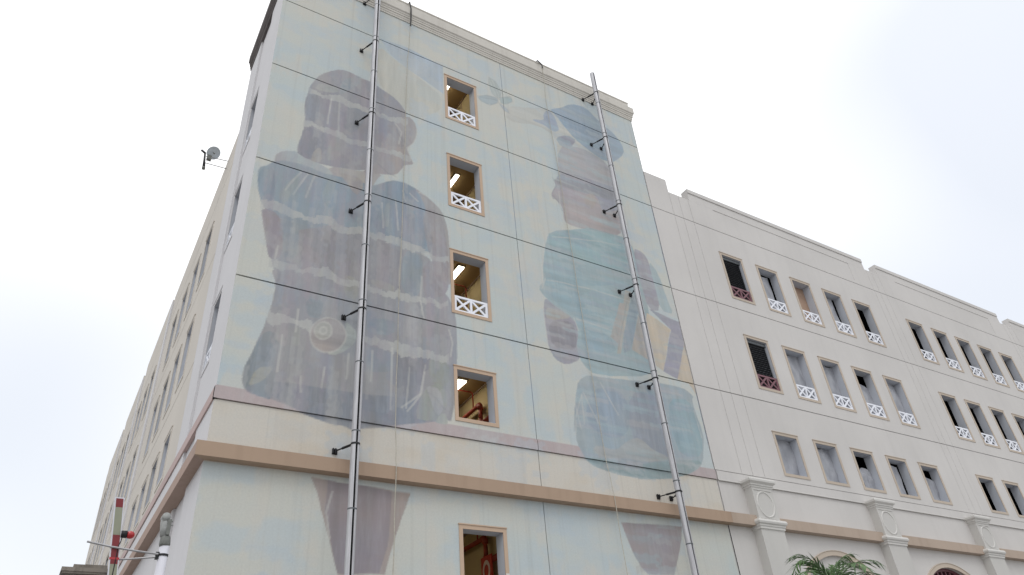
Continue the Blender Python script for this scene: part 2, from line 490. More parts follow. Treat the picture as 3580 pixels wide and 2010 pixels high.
# painted shapes of the mural, wall coordinates in metres (x along the wall, z up)
SHAPES = [
 ('hair', [(1.04,16.25),(0.98,16.74),(0.99,17.18),(1.06,17.67),(1.22,18.1),(1.51,18.52),(1.85,18.8),(2.14,18.83),(2.44,18.75),(2.73,18.77),(3.08,18.65),(3.43,18.54),(3.74,18.31),(3.92,17.96),(3.54,17.43),(3.54,17.04),(3.22,16.66),(3.11,16.18),(3.01,15.52),(2.64,15.16),(1.69,14.97),(0.97,15.01),(0.93,15.29),(0.99,15.61),(1.03,15.93)]),
 ('face', [(3.92,17.96),(4.14,17.78),(4.22,17.47),(4.19,17.12),(4.12,16.89),(3.91,16.63),(3.98,16.42),(4.05,16.23),(4.11,16.07),(3.97,15.99),(3.83,15.91),(3.77,15.77),(3.62,15.45),(3.22,15.33),(2.91,15.17),(2.64,15.16),(3.01,15.52),(3.11,16.18),(3.22,16.66),(3.54,17.04),(3.54,17.43)]),
 ('neck', [(2.64,15.16),(3.22,15.33),(3.03,14.98),(2.93,14.57),(2.44,14.56),(2.0,14.64),(1.69,14.97)]),
 ('band', [(1.92,18.43),(2.47,18.89),(2.41,18.47),(2.18,18.16),(1.88,17.66)]),
 ('collar', [(0.42,14.72),(0.62,15.0),(0.96,15.15),(0.97,15.01),(1.69,14.97),(2.0,14.64),(2.37,14.51),(1.37,14.47),(0.44,14.54)]),
 ('blouse', [(0.1,14.16),(0.51,14.67),(1.2,14.77),(1.82,14.69),(2.6,14.82),(2.93,14.74),(3.48,15.22),(4.12,15.22),(4.38,14.89),(4.58,14.13),(4.69,13.5),(4.57,13.07),(3.69,13.03),(2.94,13.15),(2.23,13.03),(1.65,12.88),(1.08,12.86),(0.61,12.87),(0.32,13.06),(0.11,13.66)]),
 ('arm_r', [(4.12,15.22),(4.59,14.98),(4.95,14.69),(5.11,14.19),(5.16,13.52),(5.25,12.64),(5.12,12.23),(4.67,12.34),(4.63,13.48),(4.38,14.89)]),
 ('torso', [(0.28,13.05),(0.61,12.87),(1.08,12.86),(1.65,12.88),(2.23,13.03),(2.94,13.15),(3.69,13.03),(4.57,13.07),(4.67,12.34),(5.22,11.77),(5.3,10.97),(5.27,10.18),(5.11,8.51),(4.91,8.52),(4.33,8.33),(3.4,8.08),(2.88,7.97),(2.45,8.02),(1.86,8.05),(1.2,8.28),(0.72,8.32),(0.52,8.41),(0.43,8.75),(0.59,9.42),(0.75,10.13),(0.85,10.77),(0.81,11.29),(0.65,11.79),(0.42,12.62)]),
 ('blueband', [(0.77,13.04),(1.8,13.03),(2.0,13.13),(1.2,12.67),(1.23,12.37),(1.21,11.81),(0.9,11.82),(0.85,12.57)]),
 ('mauve_l', [(0.29,13.05),(0.68,13.0),(0.82,12.56),(0.9,11.82),(0.64,11.62),(0.49,12.12)]),
 ('flap', [(1.2,12.67),(2.0,13.13),(2.77,13.25),(3.82,12.86),(3.76,11.62),(2.91,11.69),(2.23,11.73),(1.73,11.73),(1.31,11.84),(1.25,12.3)]),
 ('blue_r', [(2.95,14.51),(3.28,14.98),(3.67,15.29),(4.28,15.09),(4.44,14.27),(4.51,13.04),(3.82,12.99),(2.99,13.32)]),
 ('blue_low', [(3.82,12.99),(4.35,12.99),(4.35,11.7),(3.8,11.63)]),
 ('mauve_low', [(0.72,11.46),(1.37,11.47),(1.31,11.11),(0.83,11.08)]),
 ('mauve_lr', [(4.39,12.82),(5.1,12.96),(5.08,11.95),(4.69,11.76),(4.38,11.71)]),
 ('bluehip', [(0.43,8.7),(0.59,9.42),(0.74,9.84),(1.03,9.81),(1.12,8.27),(0.72,8.32),(0.49,8.49)]),
 ('blue_c1', [(1.52,10.83),(1.89,10.9),(1.9,10.42),(1.59,10.38)]),
 ('blue_c2', [(2.95,10.7),(3.63,10.87),(3.64,10.42),(3.0,10.3)]),
 ('blue_c3', [(2.98,9.97),(3.58,10.0),(3.66,9.46),(3.01,9.33)]),
 ('blue_c4', [(0.62,9.33),(1.12,9.74),(1.12,8.93),(0.68,8.84)]),
 ('mauve_c1', [(3.71,10.03),(4.7,10.18),(4.55,9.65),(3.76,9.49)]),
 ('mauve_c2', [(4.35,14.6),(4.94,14.61),(5.1,13.5),(5.13,12.6),(4.57,12.81)]),
 ('disc', [(2.49,10.13),(2.48,9.99),(2.43,9.86),(2.36,9.75),(2.26,9.66),(2.15,9.61),(2.03,9.59),(1.92,9.61),(1.82,9.67),(1.75,9.76),(1.71,9.87),(1.69,10.0),(1.72,10.13),(1.77,10.25),(1.86,10.36),(1.96,10.44),(2.08,10.48),(2.2,10.48),(2.31,10.44),(2.4,10.36),(2.46,10.25)]),
 ('disc2', [(2.17,10.17),(2.15,10.06),(2.09,9.97),(2.01,9.91),(1.92,9.9),(1.84,9.94),(1.79,10.02),(1.78,10.13),(1.82,10.23),(1.89,10.31),(1.98,10.35),(2.07,10.33),(2.14,10.27)]),
 ('tear', [(2.43,10.53),(2.76,10.28),(2.72,9.98),(2.36,9.59),(2.06,9.55),(2.41,9.84),(2.49,10.18)]),
 ('pouch', [(4.38,9.21),(4.83,9.45),(5.03,9.08),(4.87,8.61),(4.47,8.4),(4.14,8.44)]),
 ('pouchw', [(4.48,9.28),(4.73,9.18),(4.92,8.77),(4.67,8.43),(4.43,8.97)]),
 ('hem', [(0.42,8.79),(0.55,8.41),(1.19,8.35),(1.61,8.12),(2.29,7.98),(2.6,7.99),(2.74,7.93),(2.98,8.0),(3.16,8.1),(3.9,8.2),(4.51,8.42),(4.51,8.93),(2.73,8.76),(0.98,8.71)]),
 ('cone1', [(1.98,6.82),(2.11,6.55),(2.32,5.96),(2.62,5.05),(3.56,5.1),(3.77,5.9),(3.95,6.36),(4.07,6.75),(3.45,6.77),(2.77,6.79)]),
 ('cone1in', [(2.31,6.81),(2.3,6.17),(2.62,5.07),(3.44,5.11),(3.6,5.62),(3.67,6.74),(3.15,6.78)]),
 ('bgblue', [(2.97,20.96),(3.94,21.02),(5.15,20.85),(5.12,19.51),(4.41,19.83),(3.72,20.08),(3.25,20.47)]),
 ('beam', [(2.93,20.6),(3.49,20.21),(4.41,19.77),(5.07,19.35),(5.06,18.72),(4.14,17.84),(3.74,18.31),(3.08,18.65),(2.88,19.41)]),
 ('hat', [(9.27,20.95),(9.78,21.28),(10.27,21.77),(10.98,21.94),(11.53,21.44),(12.11,21.14),(12.45,20.72),(12.43,20.22),(11.94,19.62),(11.52,19.37),(10.72,19.62),(10.18,19.94),(9.68,20.52),(9.43,20.89)]),
 ('bird', [(8.42,20.03),(8.95,20.22),(8.96,20.58),(9.21,20.91),(9.42,20.74),(9.53,20.31),(9.56,20.05),(9.3,19.85),(8.98,19.99),(8.64,19.98)]),
 ('beam2', [(7.47,20.22),(8.49,20.62),(9.21,20.99),(9.43,20.89),(10.18,19.94),(11.52,19.37),(11.64,18.41),(10.68,18.33),(9.24,18.13),(9.39,19.63),(8.63,19.87),(7.4,19.4)]),
 ('bird2', [(9.33,19.61),(9.89,19.98),(10.29,19.89),(9.92,19.35),(9.5,19.23)]),
 ('hair2', [(9.38,19.17),(10.18,19.54),(10.72,19.58),(11.46,19.38),(11.62,18.59),(11.49,17.62),(11.24,17.52),(8.89,16.6),(8.81,16.84),(9.16,17.51)]),
 ('face2', [(9.0,17.59),(9.05,17.27),(8.81,16.84),(8.99,16.65),(9.18,16.49),(9.2,16.21),(9.18,15.94),(9.26,15.78),(9.81,15.79),(10.71,15.98),(11.43,16.07),(11.64,16.64),(11.6,17.24),(10.86,16.83),(10.72,17.53),(10.36,17.67),(9.7,17.54)]),
 ('hair2b', [(9.0,17.59),(9.53,18.1),(11.53,18.28),(11.83,18.04),(11.68,16.66),(11.6,17.24),(10.86,16.83),(10.72,17.53),(10.36,17.67),(9.7,17.54)]),
 ('torso2', [(8.55,15.25),(9.74,15.73),(10.14,15.96),(10.64,15.99),(11.43,16.07),(11.73,15.94),(11.88,15.7),(11.96,14.87),(11.99,13.32),(11.74,11.5),(11.62,11.01),(9.51,10.57),(9.08,10.84),(8.94,11.28),(9.12,11.92),(9.01,12.26),(8.38,12.53),(8.04,12.78),(7.9,12.99),(8.11,13.29),(8.21,14.05),(8.39,14.8)]),
 ('teal_r', [(12.44,15.4),(12.78,14.99),(12.87,14.03),(13.06,13.48),(12.53,13.46),(12.42,14.33)]),
 ('arm2r', [(11.85,15.72),(12.27,15.68),(12.45,15.34),(12.47,14.52),(12.5,13.45),(11.99,13.32),(11.87,14.47)]),
 ('arm2l', [(8.09,12.74),(8.38,12.53),(9.01,12.26),(9.12,11.92),(8.94,11.28),(9.05,10.96),(8.54,10.69),(8.18,10.79),(8.02,11.11),(8.0,11.85),(7.99,12.3)]),
 ('stripe_a', [(11.17,13.84),(11.41,13.83),(10.51,11.48),(10.37,11.45)]),
 ('stripe_b', [(10.84,13.29),(11.06,13.32),(10.49,11.81),(10.24,11.99)]),
 ('grey2', [(11.41,13.83),(11.61,13.33),(11.4,12.93),(10.99,11.72),(10.54,11.49)]),
 ('book_l', [(11.49,13.07),(11.59,12.54),(11.53,11.5),(10.98,11.72)]),
 ('book', [(11.87,13.21),(12.76,12.83),(12.67,12.69),(12.04,11.24),(11.53,11.5),(11.63,12.55)]),
 ('strap', [(12.0,13.38),(13.45,13.2),(13.34,12.46),(12.58,11.09),(12.04,11.24),(12.76,12.83)]),
 ('wedge', [(13.18,12.42),(13.22,11.93),(13.19,10.7),(12.97,11.02),(12.55,11.08)]),
 ('skirt', [(8.85,10.3),(8.75,9.95),(8.62,9.45),(8.54,8.9),(8.56,8.46),(8.72,8.1),(8.99,7.94),(9.5,7.86),(10.3,7.83),(11.06,7.87),(11.77,8.01),(12.39,8.24),(12.81,8.59),(13.03,9.2),(13.07,9.63),(12.97,10.05),(12.94,10.49),(13.07,10.65),(12.65,10.84),(11.57,10.81),(9.78,10.57),(9.21,10.54)]),
 ('skirt_blue', [(9.23,10.13),(10.22,10.36),(10.55,9.63),(10.17,8.93),(9.45,8.78),(8.89,9.15)]),
 ('skirt_teal', [(11.99,10.36),(12.88,10.48),(13.04,9.54),(12.86,8.76),(12.05,8.65),(11.83,9.35)]),
 ('skirt_mauve', [(10.54,10.26),(11.51,10.53),(11.72,9.33),(11.61,8.51),(10.82,8.48),(10.32,8.99)]),
 ('skirt_hem', [(8.73,8.13),(9.38,8.17),(10.0,8.1),(10.78,8.28),(11.49,8.42),(12.02,8.55),(12.85,8.64),(12.39,8.24),(11.77,8.01),(11.06,7.87),(10.3,7.83),(9.5,7.86),(8.99,7.94)]),
 ('skirt_band', [(9.19,8.55),(9.76,8.48),(10.25,8.86),(10.65,8.96),(11.06,8.67),(11.53,8.58),(11.5,8.46),(10.78,8.3),(9.95,8.32),(9.39,8.21),(8.92,8.29)]),
 ('cone2', [(9.56,6.63),(10.59,6.7),(11.52,6.72),(11.42,6.36),(10.96,5.51),(10.17,5.47),(9.95,5.63),(9.77,5.97)]),
 ('bf1', [(6.36,20.11),(6.74,20.32),(7.16,20.4),(7.15,20.19),(6.81,19.88),(6.45,19.93)]),
 ('bf2', [(6.85,21.27),(7.09,21.22),(7.31,20.82),(7.22,20.37),(6.96,20.5),(6.85,20.92)]),
 ('bf3', [(7.22,20.47),(7.67,20.78),(7.73,20.56),(7.47,20.28),(7.25,20.23)]),
 ('bf4', [(7.17,20.19),(7.46,20.08),(7.56,19.88),(7.36,19.9)]),
 ('V_.28', [(0.29,13.11),(0.79,13.17),(1.45,13.18),(1.79,13.24),(2.14,13.11),(2.81,13.26),(3.22,13.18),(3.78,13.22),(4.51,13.04),(5.11,13.1)]),
 ('V_.24', [(0.65,11.55),(1.08,11.61),(1.51,11.67),(1.9,11.71),(2.41,11.58),(2.92,11.58),(3.62,11.58),(4.35,11.58),(5.07,11.7)]),
 ('V_.3', [(0.78,10.19),(1.24,10.25),(1.57,10.25),(1.77,10.11)]),
 ('V_.34', [(2.78,10.18),(3.41,10.14),(3.99,10.1),(5.03,10.11)]),
 ('V_.25', [(1.02,16.26),(1.59,16.26),(2.17,16.17),(2.75,16.23),(3.35,16.24),(4.01,16.27)]),
 ('V_.26', [(1.08,17.51),(1.5,17.51),(1.97,17.59),(2.7,17.57),(3.32,17.6),(3.92,17.67)]),
 ('V_.15', [(8.22,13.88),(9.18,14.01),(10.35,14.01),(11.57,14.26)]),
 ('V_.12', [(8.15,13.3),(9.08,13.3),(10.22,13.29),(11.61,13.33)]),
 ('V_.14', [(8.79,12.05),(9.73,12.13),(10.48,12.21)]),
 ('V_.12', [(8.36,14.62),(9.29,14.75),(10.51,14.9),(11.52,14.92)]),
 ('V_.2', [(2.33,6.2),(2.75,6.16),(3.17,6.23)]),
 ('V_.25', [(3.02,5.21),(3.21,5.28),(3.35,5.36),(3.54,5.59)]),
 ('V_.2', [(9.82,5.63),(10.35,5.69),(11.06,5.7)]),
 ('O', [(5.11,15.02),(5.22,14.49),(5.17,13.7)]),
 ('O', [(4.28,15.09),(4.78,14.98),(5.07,14.64),(5.18,14.1),(5.16,13.62)]),
 ('O', [(8.4,15.17),(8.24,14.4),(8.13,13.79),(8.08,13.23)]),
 ('O', [(8.04,12.73),(7.99,12.3),(8.0,11.85),(8.01,11.25)]),
 ('O', [(3.54,17.43),(3.75,17.14),(3.67,16.66)]),
 ('O', [(4.22,17.53),(4.19,17.12),(4.12,16.89),(3.91,16.63),(3.98,16.42),(4.05,16.23),(4.11,16.07)]),
 ('O', [(8.89,9.86),(8.61,9.18),(8.56,8.72)]),
 ('O', [(4.35,12.29),(4.31,11.57),(4.42,11.04)]),
 ('O', [(5.07,10.92),(5.16,10.54),(5.09,10.17)]),
 ('O', [(9.01,12.28),(9.12,11.92)]),
 ('O', [(1.11,9.81),(1.11,8.95)]),
 ('O', [(2.41,6.59),(2.33,6.18),(2.42,5.71)]),
 ('O', [(3.86,8.64),(4.33,9.07),(4.4,9.62)]),
 ('O', [(2.49,10.13),(2.48,9.99),(2.43,9.86),(2.36,9.75),(2.26,9.66),(2.15,9.61),(2.03,9.59),(1.92,9.61),(1.82,9.67),(1.75,9.76),(1.71,9.87),(1.69,10.0),(1.72,10.13),(1.77,10.25),(1.86,10.36),(1.96,10.44),(2.08,10.48),(2.2,10.48),(2.31,10.44),(2.4,10.36),(2.46,10.25),(2.49,10.13)]),
 ('O', [(2.17,10.17),(2.15,10.06),(2.09,9.97),(2.01,9.91),(1.92,9.9),(1.84,9.94),(1.79,10.02),(1.78,10.13),(1.82,10.23),(1.89,10.31),(1.98,10.35),(2.07,10.33),(2.14,10.27),(2.17,10.17)]),
 ('O', [(2.05,10.14),(2.04,10.08),(1.99,10.04),(1.94,10.03),(1.9,10.07),(1.9,10.13),(1.93,10.19),(1.98,10.21),(2.03,10.2),(2.05,10.14)]),
 ('lock1', [(1.27,17.91),(1.83,18.04),(1.85,17.79),(1.2,17.58)]),
 ('lock2', [(1.76,16.12),(2.08,16.16),(2.04,15.33),(1.65,15.13)]),
 ('lock3', [(1.3,15.24),(1.51,15.59),(1.6,15.06),(1.31,14.93)]),
 ('hair_dk', [(1.02,16.12),(1.69,16.08),(1.66,15.46),(1.28,14.99),(0.98,15.05)]),
 ('hair_dk2', [(0.99,17.38),(1.37,17.42),(1.37,16.34),(1.04,16.39)]),
 ('hair_dk3', [(1.99,17.41),(2.71,17.56),(2.68,17.21),(2.36,16.4),(2.04,16.56)]),
 ('cheek', [(3.14,17.1),(3.59,17.38),(3.77,17.07),(3.94,16.65),(3.16,16.35)]),
 ('sleeve_l', [(0.07,14.09),(0.14,14.31),(0.46,14.4),(0.55,13.32),(0.32,13.32),(0.14,13.64)]),
 ('shoulder_r', [(2.94,14.68),(3.43,15.22),(3.83,15.27),(4.28,15.17),(3.91,14.83),(3.21,14.57)]),
 ('vneck', [(2.03,14.88),(2.7,14.92),(2.68,14.5),(2.51,14.27),(2.19,14.71)]),
 ('fold1', [(0.59,13.51),(0.83,14.05),(1.1,14.49),(1.27,14.47),(0.96,13.83),(0.81,13.34)]),
 ('fold2', [(1.63,13.92),(1.8,14.59),(2.01,14.63),(1.91,13.99),(1.8,13.54)]),
 ('fold3', [(3.3,14.29),(3.45,14.45),(3.43,13.55),(3.28,13.55)]),
 ('fold4', [(3.88,14.57),(4.08,14.69),(4.2,13.74),(3.96,13.52)]),
 ('plank1', [(2.32,11.75),(2.69,11.76),(2.72,11.11),(2.4,11.13)]),
 ('plank2', [(3.0,11.86),(3.64,11.84),(3.61,11.59),(3.04,11.67)]),
 ('plank3', [(4.11,13.01),(4.38,13.01),(4.34,11.88),(4.0,11.83)]),
 ('plank4', [(1.34,10.01),(1.48,10.12),(1.5,9.64),(1.35,9.61)]),
 ('patch1', [(0.69,8.94),(1.04,9.06),(0.86,8.69),(0.56,8.49)]),
 ('patch2', [(4.54,10.05),(5.05,10.05),(5.03,9.35),(4.64,9.35),(4.5,9.64)]),
 ('lav', [(4.44,9.3),(4.81,9.27),(4.91,8.77),(4.7,8.56),(4.5,9.07)]),
 ('tri', [(4.59,8.38),(4.91,8.74),(5.01,8.39)]),
 ('dkblue', [(3.74,10.05),(4.44,10.14),(4.4,9.51),(4.29,9.07),(3.79,8.61),(3.68,9.23)]),
 ('dkhip', [(0.41,8.78),(0.61,9.37),(0.69,8.69),(0.55,8.51)]),
 ('gear', [(1.53,10.85),(1.95,10.89),(1.88,10.51),(1.58,10.43)]),
 ('hatdk', [(9.5,20.92),(11.52,21.08),(11.5,20.29),(10.78,19.61),(10.02,20.07)]),
 ('bird_dk', [(9.39,19.64),(9.95,19.99),(10.25,19.84),(9.92,19.39),(9.54,19.51)]),
 ('hairdk2', [(8.96,17.61),(9.81,17.84),(11.58,18.1),(11.51,17.6),(10.77,17.49),(9.14,17.35)]),
 ('teal1', [(8.55,15.19),(9.93,15.78),(11.41,16.05),(11.52,14.67),(10.25,14.54),(8.43,14.57)]),
 ('teal2', [(8.23,13.7),(9.19,13.7),(11.4,14.1),(8.16,13.12)]),
 ('ear', [(10.16,17.26),(10.56,17.59),(10.7,17.29),(10.43,16.82),(10.15,16.84)]),
 ('armdk', [(8.07,11.94),(8.98,12.17),(9.01,11.63),(8.92,11.21),(8.16,11.13)]),
 ('armlt', [(8.06,12.41),(8.49,12.44),(9.01,12.3),(8.07,11.95)]),
 ('tealb', [(8.45,13.37),(11.34,13.7),(10.59,12.38),(9.11,12.27),(8.26,12.72)]),
 ('tealc', [(9.25,12.15),(10.23,12.03),(10.41,11.44),(9.13,11.35)]),
 ('L', [(6.85,21.27),(7.09,21.22),(7.31,20.82),(7.22,20.37),(6.96,20.5),(6.85,20.92),(6.85,21.27)]),
 ('L', [(6.36,20.11),(6.74,20.32),(7.16,20.4),(7.15,20.19),(6.81,19.88),(6.45,19.93),(6.36,20.11)]),
 ('L', [(7.22,20.47),(7.67,20.78),(7.73,20.56),(7.47,20.28),(7.25,20.23)]),
 ('L', [(6.9,21.23),(7.17,20.47)]),
 ('L', [(6.46,20.1),(7.1,20.27)]),
 ('L', [(7.06,21.17),(7.23,20.57)]),
 ('L', [(7.17,20.19),(7.46,20.08),(7.56,19.88),(7.36,19.9),(7.17,20.19)]),
 ('L', [(0.47,14.13),(0.51,13.48)]),
 ('L', [(3.59,17.21),(3.77,16.85),(3.75,16.51)]),
 ('L', [(8.96,17.61),(9.08,17.3),(8.84,16.85),(9.05,16.64),(9.16,16.28)]),
 ('L', [(11.19,13.54),(10.44,11.6)]),
 ('L', [(4.46,9.14),(4.7,9.01),(4.91,8.77)]),
 ('L', [(8.63,9.45),(8.53,8.82)]),
 ('L', [(3.1,15.64),(3.38,15.41),(3.58,15.39)]),
 ('O', [(0.76,13.76),(1.1,14.49)]),
 ('O', [(0.97,13.71),(1.27,14.51)]),
 ('O', [(1.27,13.74),(1.44,14.54)]),
 ('O', [(3.22,14.31),(3.28,13.5)]),
 ('O', [(3.6,14.56),(3.69,13.56)]),
 ('O', [(3.99,14.96),(4.24,14.76)]),
 ('O', [(3.79,14.97),(3.88,14.61)]),
 ('O', [(1.67,17.47),(1.63,16.47)]),
 ('O', [(1.91,17.48),(1.95,16.2)]),
 ('O', [(1.39,10.52),(1.38,9.95)]),
 ('O', [(2.07,9.23),(2.05,8.74)]),
 ('O', [(2.6,9.69),(2.57,9.07)]),
 ('O', [(3.14,9.88),(3.13,9.12)]),
 ('O', [(3.6,10.06),(3.6,8.54)]),
 ('O', [(4.02,9.64),(3.96,8.64)]),
 ('O', [(4.43,9.81),(4.29,9.0),(3.99,8.57)]),
 ('O', [(1.59,8.93),(1.63,8.56)]),
 ('O', [(0.77,12.07),(0.75,11.71)]),
 ('O', [(3.77,12.99),(3.74,11.87)]),
 ('O', [(4.33,11.55),(4.37,11.16)]),
 ('O', [(8.46,15.26),(8.23,14.35),(8.04,13.12)]),
 ('O', [(8.64,15.06),(9.86,15.37),(11.33,15.65)]),
 ('O', [(9.16,17.09),(9.1,16.26),(9.16,15.78)]),
 ('O', [(8.65,9.61),(8.74,8.92)]),
 ('O', [(8.9,9.92),(8.87,9.07)]),
 ('O', [(8.96,9.98),(9.33,9.15)]),
 ('O', [(8.18,13.4),(8.03,13.03)]),
 ('O', [(9.6,10.39),(10.03,9.53)]),
 ('O', [(12.92,10.13),(12.98,9.32)]),
 ('O', [(8.23,13.36),(9.87,13.51),(11.29,13.46)]),
 ('O', [(9.11,12.27),(10.33,12.21)]),
]

# ------------------------------------------------------------------ the wall painting
_rng = np.random.RandomState(11)
_LAT = _rng.rand(16, 128, 128)


def vnoise(x, z, sx, sz, seed, octaves=3):
    out = np.zeros_like(x)
    amp, tot = 1.0, 0.0
    for o in range(octaves):
        L = _LAT[(seed + o * 5) % 16]
        u, w = x / sx * 2 ** o + 31.7 * seed, z / sz * 2 ** o + 17.3 * seed
        iu, iw = np.floor(u).astype(int), np.floor(w).astype(int)
        fu, fw = u - iu, w - iw
        fu, fw = fu * fu * (3 - 2 * fu), fw * fw * (3 - 2 * fw)
        g = lambda a, b: L[a % 128, b % 128]
        out += amp * ((g(iu, iw) * (1 - fu) + g(iu + 1, iw) * fu) * (1 - fw) + (g(iu, iw + 1) * (1 - fu) + g(iu + 1, iw + 1) * fu) * fw)
        tot += amp
        amp *= 0.55
    return out / tot


def inside(x, z, poly):
    r = np.zeros(x.shape, bool)
    n = len(poly)
    for i in range(n):
        x1, z1 = poly[i]
        x2, z2 = poly[(i + 1) % n]
        if z1 == z2:
            continue
        c = ((z1 > z) != (z2 > z)) & (x < (x2 - x1) * (z - z1) / (z2 - z1) + x1)
        r ^= c
    return r


STRAIGHT = ('book', 'book_l', 'stripe_a', 'stripe_b', 'strap', 'wedge', 'cone1', 'cone1in', 'cone2', 'bgblue', 'flap', 'disc', 'disc2', 'O', 'L')


def rounded(poly):
    out = []
    for i, p in enumerate(poly):
        q = poly[(i + 1) % len(poly)]
        out += [(p[0] * .78 + q[0] * .22, p[1] * .78 + q[1] * .22), (p[0] * .22 + q[0] * .78, p[1] * .22 + q[1] * .78)]
    return out


SHAPES = [(n, p if n in STRAIGHT or n.startswith('V_') else rounded(p)) for n, p in SHAPES]


def seg_dist(x, z, line):
    d = np.full(x.shape, 9.0)
    for (x1, z1), (x2, z2) in zip(line, line[1:]):
        vx, vz = x2 - x1, z2 - z1
        t = np.clip(((x - x1) * vx + (z - z1) * vz) / (vx * vx + vz * vz + 1e-9), 0, 1)
        d = np.minimum(d, np.hypot(x - x1 - t * vx, z - z1 - t * vz))
    return d


# paint of each shape: colour, how much of it is left, direction of its brush strokes
PAINT = {
 'bgblue': ((186, 200, 213), .85, 'v'), 'beam': ((207, 206, 196), .8, 'v'),
 'neck': ((190, 178, 176), .8, 'v'), 'hair': ((164, 159, 172), .92, 'v'), 'face': ((178, 166, 170), .9, 'v'),
 'band': ((160, 172, 186), .7, 'v'), 'collar': ((172, 180, 190), .6, 'h'),
 'torso': ((163, 162, 174), .95, 'v'), 'blouse': ((150, 168, 190), .92, 'v'), 'arm_r': ((176, 168, 174), .9, 'v'),
 'blueband': ((156, 167, 182), .9, 'v'), 'mauve_l': ((166, 156, 166), .9, 'v'), 'flap': ((163, 160, 172), .9, 'v'),
 'blue_r': ((148, 164, 186), .85, 'v'), 'blue_low': ((156, 168, 184), .8, 'v'), 'mauve_low': ((163, 155, 168), .85, 'v'),
 'mauve_lr': ((166, 157, 170), .85, 'v'), 'bluehip': ((144, 156, 172), .9, 'v'), 'blue_c1': ((148, 161, 178), .8, 'h'),
 'blue_c2': ((152, 165, 180), .7, 'h'), 'blue_c3': ((152, 163, 180), .7, 'v'), 'blue_c4': ((150, 160, 178), .75, 'v'),
 'mauve_c1': ((150, 150, 168), .8, 'v'), 'mauve_c2': ((168, 158, 168), .7, 'v'),
 'disc': ((180, 172, 178), .95, 'h'), 'disc2': ((190, 188, 188), .9, 'h'), 'tear': ((186, 190, 192), .9, 'h'),
 'pouch': ((172, 178, 174), .8, 'v'), 'pouchw': ((190, 192, 204), .95, 'v'), 'hem': ((146, 151, 168), .95, 'v'),
 'cone1': ((180, 163, 163), .95, 'v'), 'cone1in': ((160, 148, 160), .9, 'v'),
 'beam2': ((208, 206, 198), .75, 'h'), 'hat': ((164, 182, 199), .92, 'h'), 'bird': ((172, 182, 198), .9, 'h'),
 'bird2': ((176, 176, 184), .8, 'h'), 'hair2': ((186, 184, 190), .8, 'h'), 'hair2b': ((172, 172, 184), .9, 'h'),
 'face2': ((186, 176, 178), .9, 'h'), 'torso2': ((168, 190, 196), .9, 'h'), 'teal_r': ((172, 192, 198), .8, 'v'),
 'arm2r': ((170, 166, 178), .9, 'v'), 'arm2l': ((166, 162, 174), .9, 'h'), 'stripe_a': ((196, 192, 184), .9, 'v'),
 'stripe_b': ((192, 184, 178), .9, 'v'), 'grey2': ((164, 176, 188), .8, 'v'), 'book_l': ((200, 188, 176), .85, 'v'),
 'book': ((214, 200, 180), .95, 'v'), 'strap': ((166, 164, 180), .9, 'h'), 'wedge': ((214, 198, 176), .9, 'v'),
 'skirt': ((170, 184, 192), .92, 'v'), 'skirt_blue': ((164, 178, 192), .8, 'v'), 'skirt_teal': ((158, 184, 194), .85, 'v'),
 'skirt_mauve': ((168, 174, 188), .8, 'v'), 'skirt_hem': ((158, 180, 184), .9, 'h'), 'skirt_band': ((190, 192, 190), .85, 'h'),
 'cone2': ((170, 158, 167), .95, 'v'),
 'lock1': ((186, 184, 182), .7, 'h'), 'lock2': ((180, 178, 182), .75, 'v'), 'lock3': ((190, 180, 176), .7, 'v'), 'hair_dk': ((150, 150, 164), .8, 'v'),
 'hair_dk2': ((152, 154, 168), .75, 'v'), 'hair_dk3': ((154, 158, 172), .75, 'v'), 'cheek': ((168, 160, 166), .6, 'v'), 'sleeve_l': ((142, 162, 186), .8, 'v'),
 'shoulder_r': ((144, 160, 180), .85, 'v'), 'vneck': ((186, 176, 174), .85, 'v'), 'fold1': ((176, 184, 190), .6, 'v'), 'fold2': ((174, 182, 188), .6, 'v'),
 'fold3': ((176, 182, 188), .6, 'v'), 'fold4': ((146, 158, 174), .6, 'v'), 'plank1': ((180, 178, 174), .7, 'v'), 'plank2': ((184, 182, 178), .6, 'h'),
 'plank3': ((148, 160, 174), .6, 'v'), 'plank4': ((176, 180, 184), .6, 'v'), 'patch1': ((182, 182, 178), .75, 'h'), 'patch2': ((172, 174, 168), .8, 'v'),
 'lav': ((192, 192, 204), .95, 'v'), 'tri': ((190, 197, 190), .95, 'v'), 'dkblue': ((146, 148, 164), .8, 'v'), 'dkhip': ((144, 154, 168), .85, 'v'), 'gear': ((150, 160, 174), .75, 'h'),
 'hatdk': ((160, 178, 194), .7, 'h'), 'bird_dk': ((168, 168, 180), .8, 'h'), 'hairdk2': ((172, 172, 184), .75, 'h'), 'teal1': ((164, 192, 196), .75, 'h'),
 'teal2': ((160, 186, 196), .7, 'h'), 'ear': ((192, 180, 178), .7, 'h'), 'armdk': ((156, 152, 166), .85, 'h'), 'armlt': ((190, 186, 188), .85, 'h'), 'tealb': ((164, 188, 196), .6, 'h'), 'tealc': ((160, 182, 192), .7, 'h'),
 'bf1': ((172, 188, 196), .75, 'h'), 'bf2': ((190, 200, 198), .7, 'v'), 'bf3': ((178, 194, 194), .75, 'h'), 'bf4': ((180, 192, 202), .7, 'h'),
}
SOFT = 0.16           # how far the figures' hues have faded to grey
FIG2 = ('hat', 'bird', 'hair2', 'face2', 'torso2', 'teal', 'arm2', 'grey2', 'stripe', 'book', 'strap', 'wedge', 'skirt', 'bf', 'beam', 'bg')
